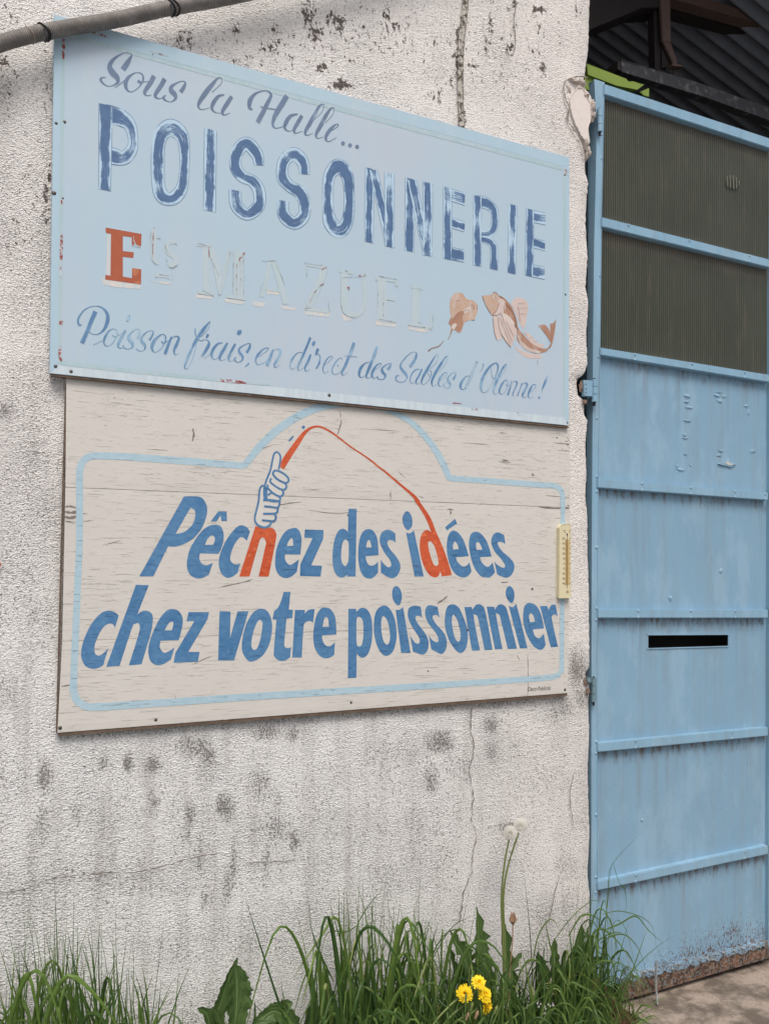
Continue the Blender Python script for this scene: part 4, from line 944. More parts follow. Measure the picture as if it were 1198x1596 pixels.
Sc(T3, m, '812,265,5 770,278,12 730,325,28 716,380,22 735,410,6 782,385,3', '885,118,28 850,222,28 805,332,28 782,395,18 798,414,5 832,400,2')
Sc(T3, m, '858,340,3 905,312,4 922,280,6 888,287,12 852,335,24 835,385,22 855,417,6 892,395,2')
Sc(T3, m, '983,338,24 1008,302,20 1012,278,6 970,290,9 930,325,18 935,357,26 960,387,26 948,420,9 905,427,6 883,404,14')
Sc(T4, m, '288,240,32 330,180,34 362,112,28 358,68,6 300,75,6 220,150,14 178,222,22 198,270,30 245,325,30 255,370,10 222,408,6 165,414,8 122,382,11 135,345,18 165,335,5')
Sc(T4, m, '400,262,8 350,275,12 308,325,16 290,390,10 315,432,4 362,400,2', '430,262,18 400,330,22 362,400,18 372,440,5 412,420,2')
Sc(T4, m, '615,95,6 588,108,12 530,200,24 470,300,30 428,390,22 435,442,6 480,425,5 520,370,8 540,305,9 522,280,5 490,292,4 520,352,5', '620,94,4 602,180,4 520,262,3')
Sc(T4, m, '730,113,6 700,130,20 640,220,32 580,320,32 543,412,24 560,464,6 612,432,2', '732,112,4 712,190,4 632,290,2')
Sc(T4, m, '640,400,3 700,350,4 722,310,6 690,308,12 648,357,24 622,420,20 640,470,5 682,440,2')
Sc(T4, m, '790,388,26 820,338,22 820,302,6 780,312,9 735,360,16 735,402,30 762,440,22 745,480,7 705,482,6 682,452,12 700,425,7')
Sc(T4, m, '985,345,6 940,352,12 895,412,30 878,465,28 902,502,9 952,480,3', '1062,180,4 1010,300,6 945,450,6 930,495,4', '1080,182,3 1040,280,4 965,460,5', '1055,178,8 1082,182,8')
Sc(T4, m, '1140,200,16 1145,225,11 1120,280,5 1095,302,2')
Sc(T5, m, '480,113,9 420,140,20 350,222,32 303,322,32 292,410,26 318,462,8 372,440,6 432,340,6 482,222,14 492,150,20 470,116,9', '405,150,4 415,220,5 430,290,10 482,300,3')
Sc(T5, m, '590,128,6 560,160,22 510,252,32 463,362,32 438,440,24 460,482,6 502,460,2', '592,127,4 570,212,4 510,292,2')
Sc(T5, m, '@593,316,8 558,335,20 520,400,28 508,450,22 535,484,6 582,440,4 606,365,6', '585,365,6 600,385,8 622,370,3')
Sc(T5, m, '650,330,14 635,402,20 605,492,22', '640,360,3 690,330,8 714,350,18 690,420,18 663,480,14 680,506,4')
Sc(T5, m, '772,350,12 752,412,12 718,502,14', '760,390,3 800,350,9 832,370,24 808,432,26 778,490,22 795,522,5 832,500,2')
Sc(T5, m, '868,460,3 915,420,4 933,375,6 900,372,10 868,422,26 845,490,20 862,527,5 902,510,2')
Sc(T5, m, '1072,262,8 1055,310,26 1025,378,26 1005,440,6 998,472,2'); dot(T5, 972, 522, 13, 17, m)
# ---- big block letters
Q1 = (140, 150, 5.99); Q2 = (340, 200, 4.9917); Q3 = (560, 250, 7.4875); Q4 = (700, 280, 7.4875); m = M_BLOCK
Sc(Q1, M_BLOCK2, '150,158,170 215,175,172 300,205,155 375,275,118 405,400,95 392,500,110 320,572,135 215,558,160 150,545,160', '148,78,130 147,400,130 140,875,115')
Sc(Q1, m, '@755,292,165 835,340,145 878,440,115 885,650,95 868,830,110 820,920,125 755,960,125 680,930,135 642,830,125 635,640,130 642,450,130 675,345,145')
Sc(Q1, m, '1128,310,122 1122,690,122 1118,1072,120')
Sc(Q2, m, '318,288,80 300,200,96 220,118,108 145,190,100 138,300,95 190,375,92 270,412,92 318,490,98 315,600,100 228,668,95 145,600,98 132,482,100')
Sc(Q2, m, '672,358,80 655,260,98 588,198,104 510,262,98 503,380,95 560,452,92 635,500,98 672,585,92 665,680,98 595,738,98 515,680,98 503,562,92')
Sc(Q2, m, '@935,298,125 1000,360,100 1018,500,85 1015,670,92 985,765,105 930,790,120 872,725,110 855,600,90 855,430,92 875,345,100')
Sc(Q3, m, '122,92,112 115,500,112 112,958,105', '162,110,95 260,540,105 352,990,100', '350,148,122 350,600,118 350,1010,112')
Sc(Q3, m, '592,212,124 588,620,118 583,1062,116', '612,225,110 700,660,105 795,1100,98', '798,258,120 795,700,118 790,1110,112')
Sc(Q4, m, '-60,155,148 60,190,148 180,228,148', '-20,495,122 80,520,122 178,550,122', '-60,835,150 60,868,150 170,890,150', '-20,95,106 -20,500,106 -22,928,106')
Sc(Q4, m, '330,252,145 430,275,140 515,345,100 530,450,92 520,560,92 460,632,85 340,640,90', '360,692,80 440,705,85 510,765,90 520,880,92 518,1048,96', '330,190,100 326,600,100 325,1005,100')
Sc(Q4, m, '740,292,104 735,700,104 725,1095,98')
Sc(Q4, m, '940,420,148 1120,458,146', '940,728,118 1115,772,118', '935,1055,148 1110,1092,148', '942,345,98 935,740,98 928,1125,98')
# ---- red E and the painted-over name
U1 = (150, 340, 4.792); U2 = (390, 390, 3.993)
def U(reg, mat, s, th=.0010, name='letter'): return paint(name, [s], reg, YU, mat, up, th)
U(U1, M_CREAM, '45,440! 70,460! 335,498! 330,530! 150,515 50,495!', .0008, 'underpaint'); U(U1, M_CREAM, '84,118! 108,122! 106,428! 76,424!', .0008, 'underpaint')
U(U1, M_RED, '72,70! 340,118! 336,205! 318,222! 290,192 268,212! 265,142! 200,133! 200,245! 282,255! 278,297! 200,288! 200,436! 268,448! 270,372! 338,382! 335,495! 68,458! 70,425! 108,431! 112,117! 72,109!')
brush(['280,135,5 285,175,6 300,200,7 330,215,5', '270,205,4 330,218,4'], U1, YU, M_HAIR, up, 'scratch', th=.0016)
Gs = lambda reg, *st: brush(list(st), reg, YU, M_GHOST, up, 'letter', th=.0012)
Hs = lambda reg, *st: brush(list(st), reg, YU, M_HAIR, up, 'scratch', th=.0026, wave=1)
Rs = lambda reg, *st: brush(list(st), reg, YU, M_REDF, up, 'red_trace', th=.0026)
def Cs(reg, *ps):
    for p in ps: U(reg, M_CREAM, p, .0008, 'underpaint')
Gs(U1, '430,70,38 432,200,38 430,315,38', '395,130,14 480,150,12', '430,310,22 465,345,16'); Hs(U1, '410,95,3 412,300,3', '428,75,5 440,62,6', '460,130,4 482,160,4', '415,300,4 440,345,4'); Rs(U1, '428,90,8 425,200,6 422,300,4')
Gs(U1, '600,180,36 560,175,34 525,205,36 540,255,40 590,290,40 600,330,38 565,355,28 530,330,24'); Hs(U1, '515,180,4 520,225,5 545,262,4', '525,300,8 530,320,8', '540,362,5 575,370,5 608,345,4', '590,175,8 600,195,4')
Gs(U1, '442,425,30 500,428,30 550,440,30'); Hs(U1, '470,418,5 545,430,5', '440,435,4 460,442,4', '570,410,5 572,465,4'); Cs(U1, '400,470! 560,478! 540,495 470,485!')
Gs(U1, '820,205,46 820,560,50', '752,200,18 860,212,18', '852,215,50 905,400,48 925,570,26', '1000,240,34 960,400,32 925,570,20', '1068,245,78 1062,595,76', '758,548,30 878,568,30', '975,580,30 1112,600,30')
Hs(U1, '765,190,5 860,210,5', '860,300,3 890,370,5 920,430,3', '1002,245,4 960,390,3 930,520,4', '1028,240,3 1020,570,3', '1050,330,4 1048,450,8 1050,570,6', '1072,300,3 1080,420,5 1072,570,4', '795,540,4 876,578,3', '915,540,4 917,580,3', '1098,250,3 1100,590,3')
Rs(U1, '800,200,12 845,205,10', '842,205,10 845,290,6', '1108,258,12 1085,285,16 1065,315,7')
Cs(U1, '750,567! 875,584! 868,606! 752,596!', '955,600! 1105,616! 1085,645 965,625!')
Gs(U2, '122,72,22 100,180,20 72,290,20', '148,72,34 185,200,36 222,335,34', '98,242,16 190,256,14'); Hs(U2, '75,65,3 165,66,3', '160,80,3 215,210,3', '84,200,5 84,220,4', '55,290,2 72,210,3'); Cs(U2, '12,313! 98,330! 75,352 15,345!', '178,342! 286,360! 270,372 200,365!', '103,250! 180,258! 175,278! 105,272!')
Gs(U2, '345,90,16 410,100,16 470,108,18', '465,112,46 415,235,46 362,350,46', '335,360,26 490,380,26'); Hs(U2, '340,80,3 450,95,3', '352,110,6 352,160,5', '440,205,4 400,265,7 370,330,6', '340,362,4 380,352,8', '486,320,4 496,385,3'); Rs(U2, '445,120,5 475,104,9', '432,225,5 460,205,4', '405,250,5 372,320,6')
Cs(U2, '332,368! 497,390! 485,416! 345,402!')
Gs(U2, '585,140,46 585,330,46 615,395,36 660,408,28', '660,408,26 700,370,26 715,290,24 705,165,24', '555,130,14 640,142,14'); Hs(U2, '565,175,3 568,350,3 600,405,4 650,415,3', '590,125,6 605,135,6', '570,170,2 720,160,2'); Rs(U2, '675,162,8 700,152,12 718,156,5', '610,228,14 612,242,14')
Cs(U2, '565,395! 620,418! 640,430! 590,440')
Gs(U2, '820,180,58 818,430,56', '780,175,16 915,195,16', '790,428,22 905,446,22', '840,300,14 900,310,14', '905,200,14 912,225,14'); Hs(U2, '800,160,4 910,180,3', '796,230,4 796,350,3', '828,240,5 828,410,6', '780,185,5 790,184,4', '800,425,4 905,448,3'); Cs(U2, '773,438! 915,458! 895,478 785,465!')
Gs(U2, '1032,235,46 1024,465,46', '985,462,24 1130,485,24', '1122,400,16 1126,480,16', '1000,228,14 1070,238,14'); Hs(U2, '1040,232,6 1052,236,5', '1045,252,8 1050,255,6', '980,465,4 1090,480,3', '1042,445,5 1060,448,4', '1136,395,3 1136,480,2', '1112,485,4 1130,489,3'); Cs(U2, '975,468! 1132,490! 1090,510 990,497!')
# ---- ray and gurnard
K = (660, 440, 5.445)
def Kp(mat, s, th): return paint('fish_drawing', [s], K, YU, mat, up, th)
Kp(M_FISH, '285,88 330,95 365,140 420,155 450,185 458,240 440,290 430,322! 390,322 345,345 330,385 312,425 288,425 262,405 240,410 232,435! 222,430 232,380 212,345 232,310 222,240 225,150 250,105', .0010)
Kp(M_FISHD, '235,310! 300,250 360,240! 330,290 335,340 320,400 300,425! 262,395 270,360 240,350', .0014); Kp(M_BELLY, '330,240! 385,210 400,235! 350,262', .0018)
Kp(M_BELLY, '235,375! 262,345! 285,360! 262,395! 242,400!', .0018); Kp(M_FISHD, '228,300! 245,320 232,375! 210,345!', .0016)
brush(['242,395,8 232,430,6 207,485,4', '170,495,3 130,540,7 70,560,7 38,583,12', '398,200,5 412,190,4 430,215,5 410,228,4', '270,160,3 310,150,3', '455,190,4 452,230,3', '430,318,6 412,322,5', '325,255,3 360,236,3 390,232,3', '245,330,3 300,262,3'], K, YU, M_FISHL, up, 'fish_line', th=.0020)
Kp(M_FIN, '738,182! 780,132 840,138 885,190 872,300 850,402! 812,345 782,262', .0008); Kp(M_FIN, '850,415! 900,440 960,510 1022,528! 1000,565! 920,530', .0008); Kp(M_FIN, '770,540! 850,590 1000,618! 990,645 880,640 805,592', .0008)
Kp(M_FISHD, '640,110! 690,140 750,215 788,320 800,380 850,450 920,520 1000,560 1055,560! 1040,588 960,602 880,578 820,530 790,480 788,400 770,372 700,340 650,265! 640,180', .0011)
Kp(M_FIN, '640,130! 690,165 685,250 655,270! 600,290! 575,278! 620,240', .0014); Kp(M_BELLY, '660,265! 700,270 760,330 775,378! 700,342', .0016); Kp(M_BELLY, '790,430! 830,500 900,560 1000,590! 960,602 880,580 820,530', .0015)
Kp(M_FISHD, '1050,568! 1068,540 1080,510! 1030,440 972,370! 1020,358 1055,390 1072,432! 1072,350! 1100,345 1122,310! 1112,410 1088,530 1062,565!', .0011)
Kp(M_FISH, '495,113! 560,108 600,92 640,118 642,180 615,240 578,280! 535,210', .0016)
Kp(M_FIN, '588,292! 625,300 662,480! 620,488 592,400', .0013); Kp(M_FIN, '635,275! 700,325 772,372 788,400 770,480 738,552! 690,500 640,400 622,300', .0018)
pts = ' '.join('%.1f,%.1f' % (605 + 17 * cos(k * pi / 4), 122 + 17 * sin(k * pi / 4)) for k in range(8)); Kp(M_BELLY, pts, .0021)
brush(['497,116,6 530,200,5 578,278,6', '585,86,4 612,84,4 630,105,4 675,132,4', '640,180,4 615,242,5 580,280,4', '590,280,6 625,278,4 655,255,3', '605,115,6 606,130,6', '628,300,4 655,430,3 738,550,5', '588,300,4 600,420,3 622,490,3', '690,175,4 680,215,4 685,250,3', '700,180,5 760,260,5 785,340,5 795,400,4',
       '770,350,7 785,385,8', '645,300,2 735,520,2', '670,310,2 750,500,2', '700,335,2 765,460,2', '800,180,2 870,175,2', '810,220,2 880,215,2', '815,265,2 872,270,2', '800,200,2 820,330,2', '850,430,2 880,445,2', '895,470,2 925,470,2', '930,500,2 965,500,2',
       '1075,510,3 1040,430,2 1000,380,2', '1080,510,3 1090,430,2 1115,330,2', '800,470,3 860,545,3 960,598,3', '1078,520,3 1055,562,4', '967,660,4 966,688,3', '600,112,3 616,112,3 618,130,3'], K, YU, M_FISHL, up, 'fish_line', th=.0024)
for x, y in [(828, 430 / 1), (520, 605), (300, 300)]: pass

# ================================================================ thermometer
th_ = thing('thermometer', 'cream plastic thermometer fixed over the right edge of the plank sign', 'thermometer', at(879, 933, -.03))
J = (860, 805, 11.4)
# photo: 870-888 across, 817-933 high
YT = YL - .017
prism(outline('126,1450! 126,210! 150,165 200,135 270,128 310,140 330,165! 330,1445!', (860, 805, 11.4)), YT, YL - .001).build('body', M_CREAMP, th_, bevel=.0012)
prism([(870.9, 930), (873, 930), (873, 824), (870.9, 826)], YT + .004, YT + .012).build('side_rim', M_CREAMP, th_)
paint('scale', ['232,410! 304,410! 304,1218! 232,1218!'], J, YT, M_SCALE, th_, .0006)
brush(['268,320,9 268,1275,9'], J, YT, M_TUBE, th_, 'tube', th=.0014, n=4); dome(883.4, 833, YT, .0045, M_SCREW, th_, 'screw', .3)
for i, s in enumerate(['50', '40', '30', '20', '10', '0', '10', '20', '30', '40']):
    yy = 405 + i * 89
    text_mesh(s, (860 + (182 if s != '0' else 200) / 11.4, 805 + yy / 11.4), .0105, YT - .0009, M_INK, th_, 'numeral', 0, 1.15)
    text_mesh(s[0], (860 + 306 / 11.4, 805 + yy / 11.4), .0105, YT - .0009, M_INK, th_, 'numeral', 0, .9)
text_mesh('°C', (860 + 190 / 11.4, 805 + 285 / 11.4), .014, YT - .0009, M_INK, th_, 'numeral'); text_mesh('°C', (860 + 292 / 11.4, 805 + 285 / 11.4), .013, YT - .0009, M_INK, th_, 'numeral', 0, .7)
mb = MB()
for k in range(46):
    y = 410 + k * 17.9; a = 236 if k % 5 == 0 else 248
    P = [at(860 + q / 11.4, 805 + yy / 11.4, YT - .0011) for q, yy in ((a, y + 2.4), (262, y + 2.4), (262, y - 2.4), (a, y - 2.4))]; mb.add(P, [(0, 1, 2, 3)])
tag(mb.build('scale_tick', M_INK, th_), kind='stuff')
for q in ['252,1318! 290,1318! 290,1325! 252,1325!', '252,1355! 290,1355! 290,1362! 252,1362!', '252,1325! 258,1325! 258,1355! 252,1355!', '284,1325! 290,1325! 290,1355! 284,1355!', '266,1330! 276,1330! 276,1350! 266,1350!']:
    paint('maker_mark', [q], J, YT, M_TUBE, th_, .0008)

# ================================================================ conduit across the top corner
hose = thing('ribbed_conduit', 'grey ribbed flexible conduit sagging across the top left corner of the blue sign', 'conduit', at(160, 60, -.07))
Hp = [(-560, 285), (-360, 205), (-160, 128), (-60, 92), (0, 68), (60, 52), (120, 41), (190, 29), (255, 14), (330, 1), (420, -18), (520, -44), (640, -78), (800, -130)]
HS = spline(Hp, 14); HV = [at(x, y, -.063) for x, y in HS]
tube(HV, .0210, m_ := MB(), 20); m_.build('hose', M_HOSE, hose, smooth=True)
def tie(px, py, w_, mat, r=.0225, lean=.25):
    c = at(px, py, -.063); i = min(range(len(HV)), key=lambda k: (HV[k] - c).length); c = HV[i]; d = (HV[i + 1] - HV[i - 1]).normalized()
    mb = MB(); a = d.cross(Vector((0, 0, 1))).normalized(); b = d.cross(a); ring = []
    for k in range(25):
        g = 2 * pi * k / 24; ring.append(c + (a * cos(g) + b * sin(g)) * r + d * (lean * r * sin(g * 1.0 + .6) + .0015 * sin(3 * g)))
    tube(ring, w_, mb, 6, False); return mb
for px, py in ((68, 51), (265, 12)):
    mb = tie(px, py, .0030, M_TIE); mb2 = tie(px + 3, py, .0026, M_TIE, .0229, .42); mb.add(mb2.v, mb2.f)
    c = at(px + 1, py - 5, -.089); tube([c, c + Vector((.006, -.006, -.02)), c + Vector((.002, -.004, -.038))], .0032, mb, 6)
    mb.build('cable_tie', M_TIE, hose)
tie(46, 56, .0014, M_TIEW, .0218, .12).build('string_loop', M_TIEW, hose)
# ================================================================ weeds at the foot of the wall
rp = random.Random(11)
def blade(mb, root, tip, bend, w_, droop=0.0, tint=None, seg=7, face=None, kink=None):
    """a grass blade: root to tip (Vectors), bowed sideways by bend (Vector)"""
    tint = rp.uniform(.02, .78) if tint is None else tint
    pts = []
    for i in range(seg + 1):
        t_ = i / seg; p = root.lerp(tip, t_) + bend * (4 * t_ * (1 - t_)); p.z -= droop * t_ ** 3; pts.append(p)
    face = face or Vector((rp.uniform(-.5, .5), -1, rp.uniform(-.2, .5)))
    vs = []; 
    for i, p in enumerate(pts):
        d = (pts[min(i + 1, seg)] - pts[max(i - 1, 0)]).normalized(); s_ = d.cross(face)
        if s_.length < .05: s_ = d.cross(Vector((0, -1, .3)))
        s_.normalize(); t_ = i / seg; h = w_ / 2 * (min(1, .55 + t_ * 2)) * max(.04, (1 - t_ ** 2.2))
        n_ = s_.cross(d) * (h * .5)
        vs += [p - s_ * h, p + n_ * .6, p + s_ * h]
    fs = []
    for i in range(seg):
        a = 3 * i; fs += [(a, a + 1, a + 4, a + 3), (a + 1, a + 2, a + 5, a + 4)]
    mb.add(vs, fs, None, tint + .001)
def rel(px, py, Y, dpx, top, Ytip, **k):
    pass
def arch(mb, P_, w_, tint):
    S = [Vector(q) for q in spline([tuple(q) for q in P_], 4)]; n = len(S); vs = []
    if any(q.y > -.006 for q in S): S = [Vector((q.x, min(q.y, -.008), q.z)) for q in S]
    fc = Vector((rp.uniform(-.5, .5), -1, rp.uniform(.1, .8)))
    for i, p in enumerate(S):
        d = (S[min(i + 1, n - 1)] - S[max(i - 1, 0)]).normalized(); s_ = d.cross(fc).normalized(); t_ = i / (n - 1)
        h = w_ / 2 * min(1, .45 + t_ * 2.2) * max(.05, 1 - t_ ** 2.6)
        vs += [p - s_ * h, p + s_.cross(d) * h * .5, p + s_ * h]
    mb.add(vs, [f for i in range(n - 1) for f in ((3 * i, 3 * i + 1, 3 * i + 4, 3 * i + 3), (3 * i + 1, 3 * i + 2, 3 * i + 5, 3 * i + 4))], None, tint)
def clump(mb, n, x0, x1, topf, Y0, Y1, wmin=.003, wmax=.0065, lean=60, short=.5, tint=None, droopy=.35):
    for _ in range(n):
        bx = rp.uniform(x0, x1); Y = rp.uniform(Y0, Y1); r0 = at(bx, 900, Y); r0.z = -.05
        hfull = topf(bx); q = rp.random() ** 1.1; ty = hfull + (1596 - hfull) * q * short
        tx = bx + rp.gauss(0, lean); Yt = Y + rp.uniform(-.12, .03); Yt = min(Yt, -.02)
        tip = at(tx, ty, Yt)
        bend = Vector((rp.uniform(-.05, .05), rp.uniform(-.05, .01), rp.uniform(0, .09)))
        dr = 0
        if rp.random() < droopy:                         # arching blade: up to a bow, then over and down
            side = rp.choice((-1, 1)) * rp.uniform(.25, 1.0); hh = max(.08, tip.z - r0.z); tt = rp.uniform(.1, .95) ** 1.3
            run = hh * rp.uniform(.10, .42) * side
            P_ = [r0, r0 + Vector((run * .12, -.01, hh * .5)), r0 + Vector((run * .45, -.04, hh * .88)), r0 + Vector((run * .85, -.08, hh * rp.uniform(.82, .98))), r0 + Vector((run * 1.35, -.11, hh * rp.uniform(.45, .8)))]
            arch(mb, P_, rp.uniform(wmin * 1.1, wmax * 1.15), tint if tint is not None else tt)
            continue
        blade(mb, r0, tip, bend, rp.uniform(wmin, wmax), dr, tint)
def interp(x, pts):
    return float(np.interp(x, [p[0] for p in pts], [p[1] for p in pts]))
mb = MB()
clump(mb, 130, -60, 235, lambda x: interp(x, [(-60, 1490), (20, 1470), (60, 1440), (110, 1430), (150, 1450), (200, 1480), (240, 1510)]), -.24, -.04, .006, .016, 36, .95, None, .14)
clump(mb, 60, -60, 235, lambda x: 1540, -.30, -.06, .004, .008, 44, 1.2)
def tall(mb, px0, px1, py1, Y=-.08, w_=.004, bx=0, bz=0, tint=.25, droop=0, Yt=None, seg=9):
    r0 = at(px0, 900, Y); r0.z = -.05; blade(mb, r0, at(px1, py1, Yt if Yt is not None else Y + .02), Vector((bx, 0, bz)), w_, droop, tint, seg)
clump(mb, 26, -10, 230, lambda x: 1400, -.14, -.05, .003, .007, 30, .35, None, 0)
for a in [(95, 84, 1350, .006), (60, 37, 1380, .003), (80, 45, 1405, .003), (70, 80, 1415, .0035), (90, 100, 1395, .0035), (100, 88, 1375, .0035), (140, 160, 1433, .003), (185, 210, 1440, .003), (190, 205, 1450, .003), (210, 258, 1418, .004), (200, 180, 1475, .003), (120, 115, 1414, .004)]:
    tall(mb, a[0], a[1], a[2], -.09, a[3], rp.uniform(-.02, .02))
tall(mb, 105, 117, 1334, -.10, .0030, .0); tall(mb, 90, -20, 1470, -.10, .004, -.03, .14, .6, .06)
tag(mb.build('grass', M_GRASS, None), kind='stuff')
mb = MB()
topm = lambda x: interp(x, [(480, 1500), (510, 1430), (540, 1400), (600, 1400), (650, 1410), (700, 1450), (760, 1490), (830, 1480), (880, 1450), (905, 1400), (930, 1400), (985, 1560)])
clump(mb, 120, 490, 700, topm, -.24, -.04, .006, .017, 44, .95, None, .42)
clump(mb, 140, 660, 915, topm, -.24, -.04, .005, .015, 52, 1.0, None, .45)
clump(mb, 120, 860, 985, lambda x: interp(x, [(860, 1440), (905, 1430), (985, 1540)]), -.24, -.05, .003, .008, 44, 1.1, None, .55)
clump(mb, 220, 500, 930, lambda x: 1530, -.34, -.06, .005, .013, 75, 1.1, None, .5)
clump(mb, 34, 500, 680, lambda x: interp(x, [(500, 1400), (540, 1370), (680, 1400)]), -.20, -.05, .006, .014, 40, .35, None, .25)
clump(mb, 26, 890, 945, lambda x: 1410, -.20, -.05, .004, .011, 40, .45, None, .4)
for a in [(530, 541, 1370, .004, 0), (545, 562, 1325, .005, 0), (515, 500, 1450, .003, -.02), (560, 604, 1345, .004, .0), (575, 586, 1385, .005, 0), (600, 655, 1382, .005, -.02), (600, 660, 1345, .003, 0), (640, 655, 1352, .004, 0),
          (650, 678, 1372, .003, 0), (560, 566, 1365, .006, 0), (700, 738, 1357, .0035, -.03), (690, 745, 1390, .004, .0), (735, 740, 1380, .003, .01), (620, 602, 1350, .0025, 0), (828, 815, 1355, .005, .02), (832, 880, 1432, .009, -.03), (860, 850, 1440, .004, 0),
          (875, 905, 1350, .003, .0), (880, 928, 1378, .004, -.02), (900, 940, 1398, .004, 0), (905, 925, 1375, .005, -.01), (585, 600, 1390, .008, 0), (520, 540, 1440, .006, 0), (545, 530, 1440, .006, 0), (655, 700, 1445, .004, 0)]:
    tall(mb, a[0], a[1], a[2], -.10, a[3], a[4], 0, rp.uniform(.05, .6))
def bent(mb, pts, w_, Y=-.12, tint=.45, Ye=None):
    S = spline(pts, 6); n = len(S); vs = []
    V_ = [at(x, y, lerp(Y, Ye if Ye is not None else Y, i / (n - 1))) for i, (x, y) in enumerate(S)]
    for i, p in enumerate(V_):
        d = (V_[min(i + 1, n - 1)] - V_[max(i - 1, 0)]).normalized(); s_ = d.cross(Vector((.2, -1, .25))).normalized(); t_ = i / (n - 1)
        h = w_ / 2 * min(1, .5 + t_ * 2.5) * max(.05, 1 - t_ ** 3); vs += [p - s_ * h, p + s_.cross(d) * h * .35, p + s_ * h]
    fs = []
    for i in range(n - 1): a = 3 * i; fs += [(a, a + 1, a + 4, a + 3), (a + 1, a + 2, a + 5, a + 4)]
    mb.add(vs, fs, None, tint)
for p, w_, tn in [
    ([(925, 1600), (938, 1480), (947, 1400), (952, 1350), (1000, 1296)], .004, .3), ([(930, 1570), (942, 1450), (948, 1380), (953, 1345)], .006, .35), ([(940, 1450), (965, 1440), (990, 1428), (1010, 1450), (1032, 1470)], .007, .4),
    ([(935, 1470), (955, 1458), (975, 1458), (995, 1480), (1008, 1520)], .006, .4), ([(938, 1425), (965, 1420), (1000, 1430), (1018, 1450), (1023, 1495)], .0035, .4), ([(925, 1470), (950, 1455), (970, 1453)], .006, .45), ([(885, 1460), (905, 1428), (925, 1428), (940, 1440)], .008, .45),
    ([(966, 1378), (972, 1385), (975, 1400), (974, 1430)], .005, .3), ([(955, 1345), (964, 1375), (974, 1385)], .003, .3), ([(830, 1500), (838, 1460), (856, 1433), (870, 1445)], .007, .5), ([(845, 1535), (900, 1520), (925, 1534)], .005, .97), ([(840, 1530), (870, 1555), (880, 1562)], .005, .97),
    ([(920, 1470), (945, 1485), (960, 1520), (968, 1545)], .005, .5), ([(980, 1510), (995, 1535), (1000, 1565)], .005, .45), ([(575, 1560), (555, 1460), (572, 1415), (600, 1383)], .005, .4), ([(560, 1440), (540, 1452), (510, 1455), (498, 1500)], .004, .3),
    ([(660, 1520), (700, 1450), (730, 1430)], .004, .3), ([(860, 1470), (890, 1430), (920, 1405), (935, 1405)], .004, .5), ([(530, 1596), (505, 1500), (487, 1455), (480, 1400)], .004, .1), ([(520, 1530), (500, 1490), (487, 1462)], .006, .1),
    ([(740, 1590), (790, 1560), (800, 1600)], .006, .4), ([(640, 1560), (560, 1540), (520, 1560)], .005, .6), ([(650, 1580), (600, 1545), (540, 1550)], .006, .65), ([(820, 1590), (860, 1560), (905, 1570)], .004, .6)]:
    bent(mb, p, w_, -.15, tn)
tag(mb.build('grass', M_GRASS, None), kind='stuff')
# dark thatch behind, low ground cover in front
mb = MB()
clump(mb, 240, 500, 890, lambda x: interp(x, [(500, 1560), (540, 1500), (700, 1500), (890, 1490)]), -.13, -.03, .004, .008, 30, 1.0, .02, .6)
clump(mb, 260, -80, 1000, lambda x: 1610, -1.3, -.40, .004, .008, 40, 1.0, None, .3)
tag(mb.build('ground_cover', M_GRASS, None), kind='stuff')

# soil heap with roots between the weeds and the gate
hv, hf = [], []; n1, n2 = 60, 36; c0 = at(925, 1590, -.05)
for j in range(n2 + 1):
    for i in range(n1 + 1):
        u_, v_ = i / n1, j / n2; x = c0.x - .16 + .36 * u_; y = -.26 + .27 * v_
        hgt = .22 * math.exp(-((u_ - .50) / .34) ** 2) * (v_ ** .7) ; z = -.05 + hgt + .030 * mnoise.noise(Vector((x * 26, y * 26, 3))) + .020 * mnoise.noise(Vector((x * 60, y * 60, 1)))
        hv.append((x, y, z))
mesh_o = mesh('soil_heap', hv, [(j * (n1 + 1) + i, j * (n1 + 1) + i + 1, (j + 1) * (n1 + 1) + i + 1, (j + 1) * (n1 + 1) + i) for j in range(n2) for i in range(n1)], M_SOIL, None, smooth=False)
tag(mesh_o, kind='structure')

def leaf(name, pts, w_, Y, parent, serr=.0, n=7, Ye=None, fold=.55, face=Vector((.1, -1, .35)), wid=None):
    """broad leaf along a spine of photo places, with a toothed edge"""
    S = spline(pts, 3 if serr >= .4 else 7); n = len(S); vs, uv = [], []
    V_ = [at(x, y, lerp(Y, Ye if Ye is not None else Y - .03, i / (n - 1))) for i, (x, y) in enumerate(S)]; L_ = 0
    for i, p in enumerate(V_):
        d = (V_[min(i + 1, n - 1)] - V_[max(i - 1, 0)]).normalized(); s_ = d.cross(face).normalized(); nn_ = s_.cross(d); t_ = i / (n - 1)
        if i: L_ += (p - V_[i - 1]).length
        prof = (wid(t_) if wid else max(.07, math.sin(pi * min(1, t_ ** .8)) ** .75)) * w_ / 2
        if serr: prof *= 1 - serr * (i % 2) * (1 if t_ < .97 else 0)
        wob = .22 * prof * math.sin(i * 1.3)
        vs += [p - s_ * prof + nn_ * (fold * prof + wob), p - s_ * prof * .5 + nn_ * fold * prof * .35, p, p + s_ * prof * .5 + nn_ * fold * prof * .35, p + s_ * prof + nn_ * (fold * prof - wob)]
        uv += [(L_, 0), (L_, .25), (L_, .5), (L_, .75), (L_, 1)]
    fs = [(5 * i + k, 5 * i + k + 1, 5 * i + k + 6, 5 * i + k + 5) for i in range(n - 1) for k in range(4)]
    return mesh(name, vs, fs, M_LEAF, parent, uv, smooth=True)
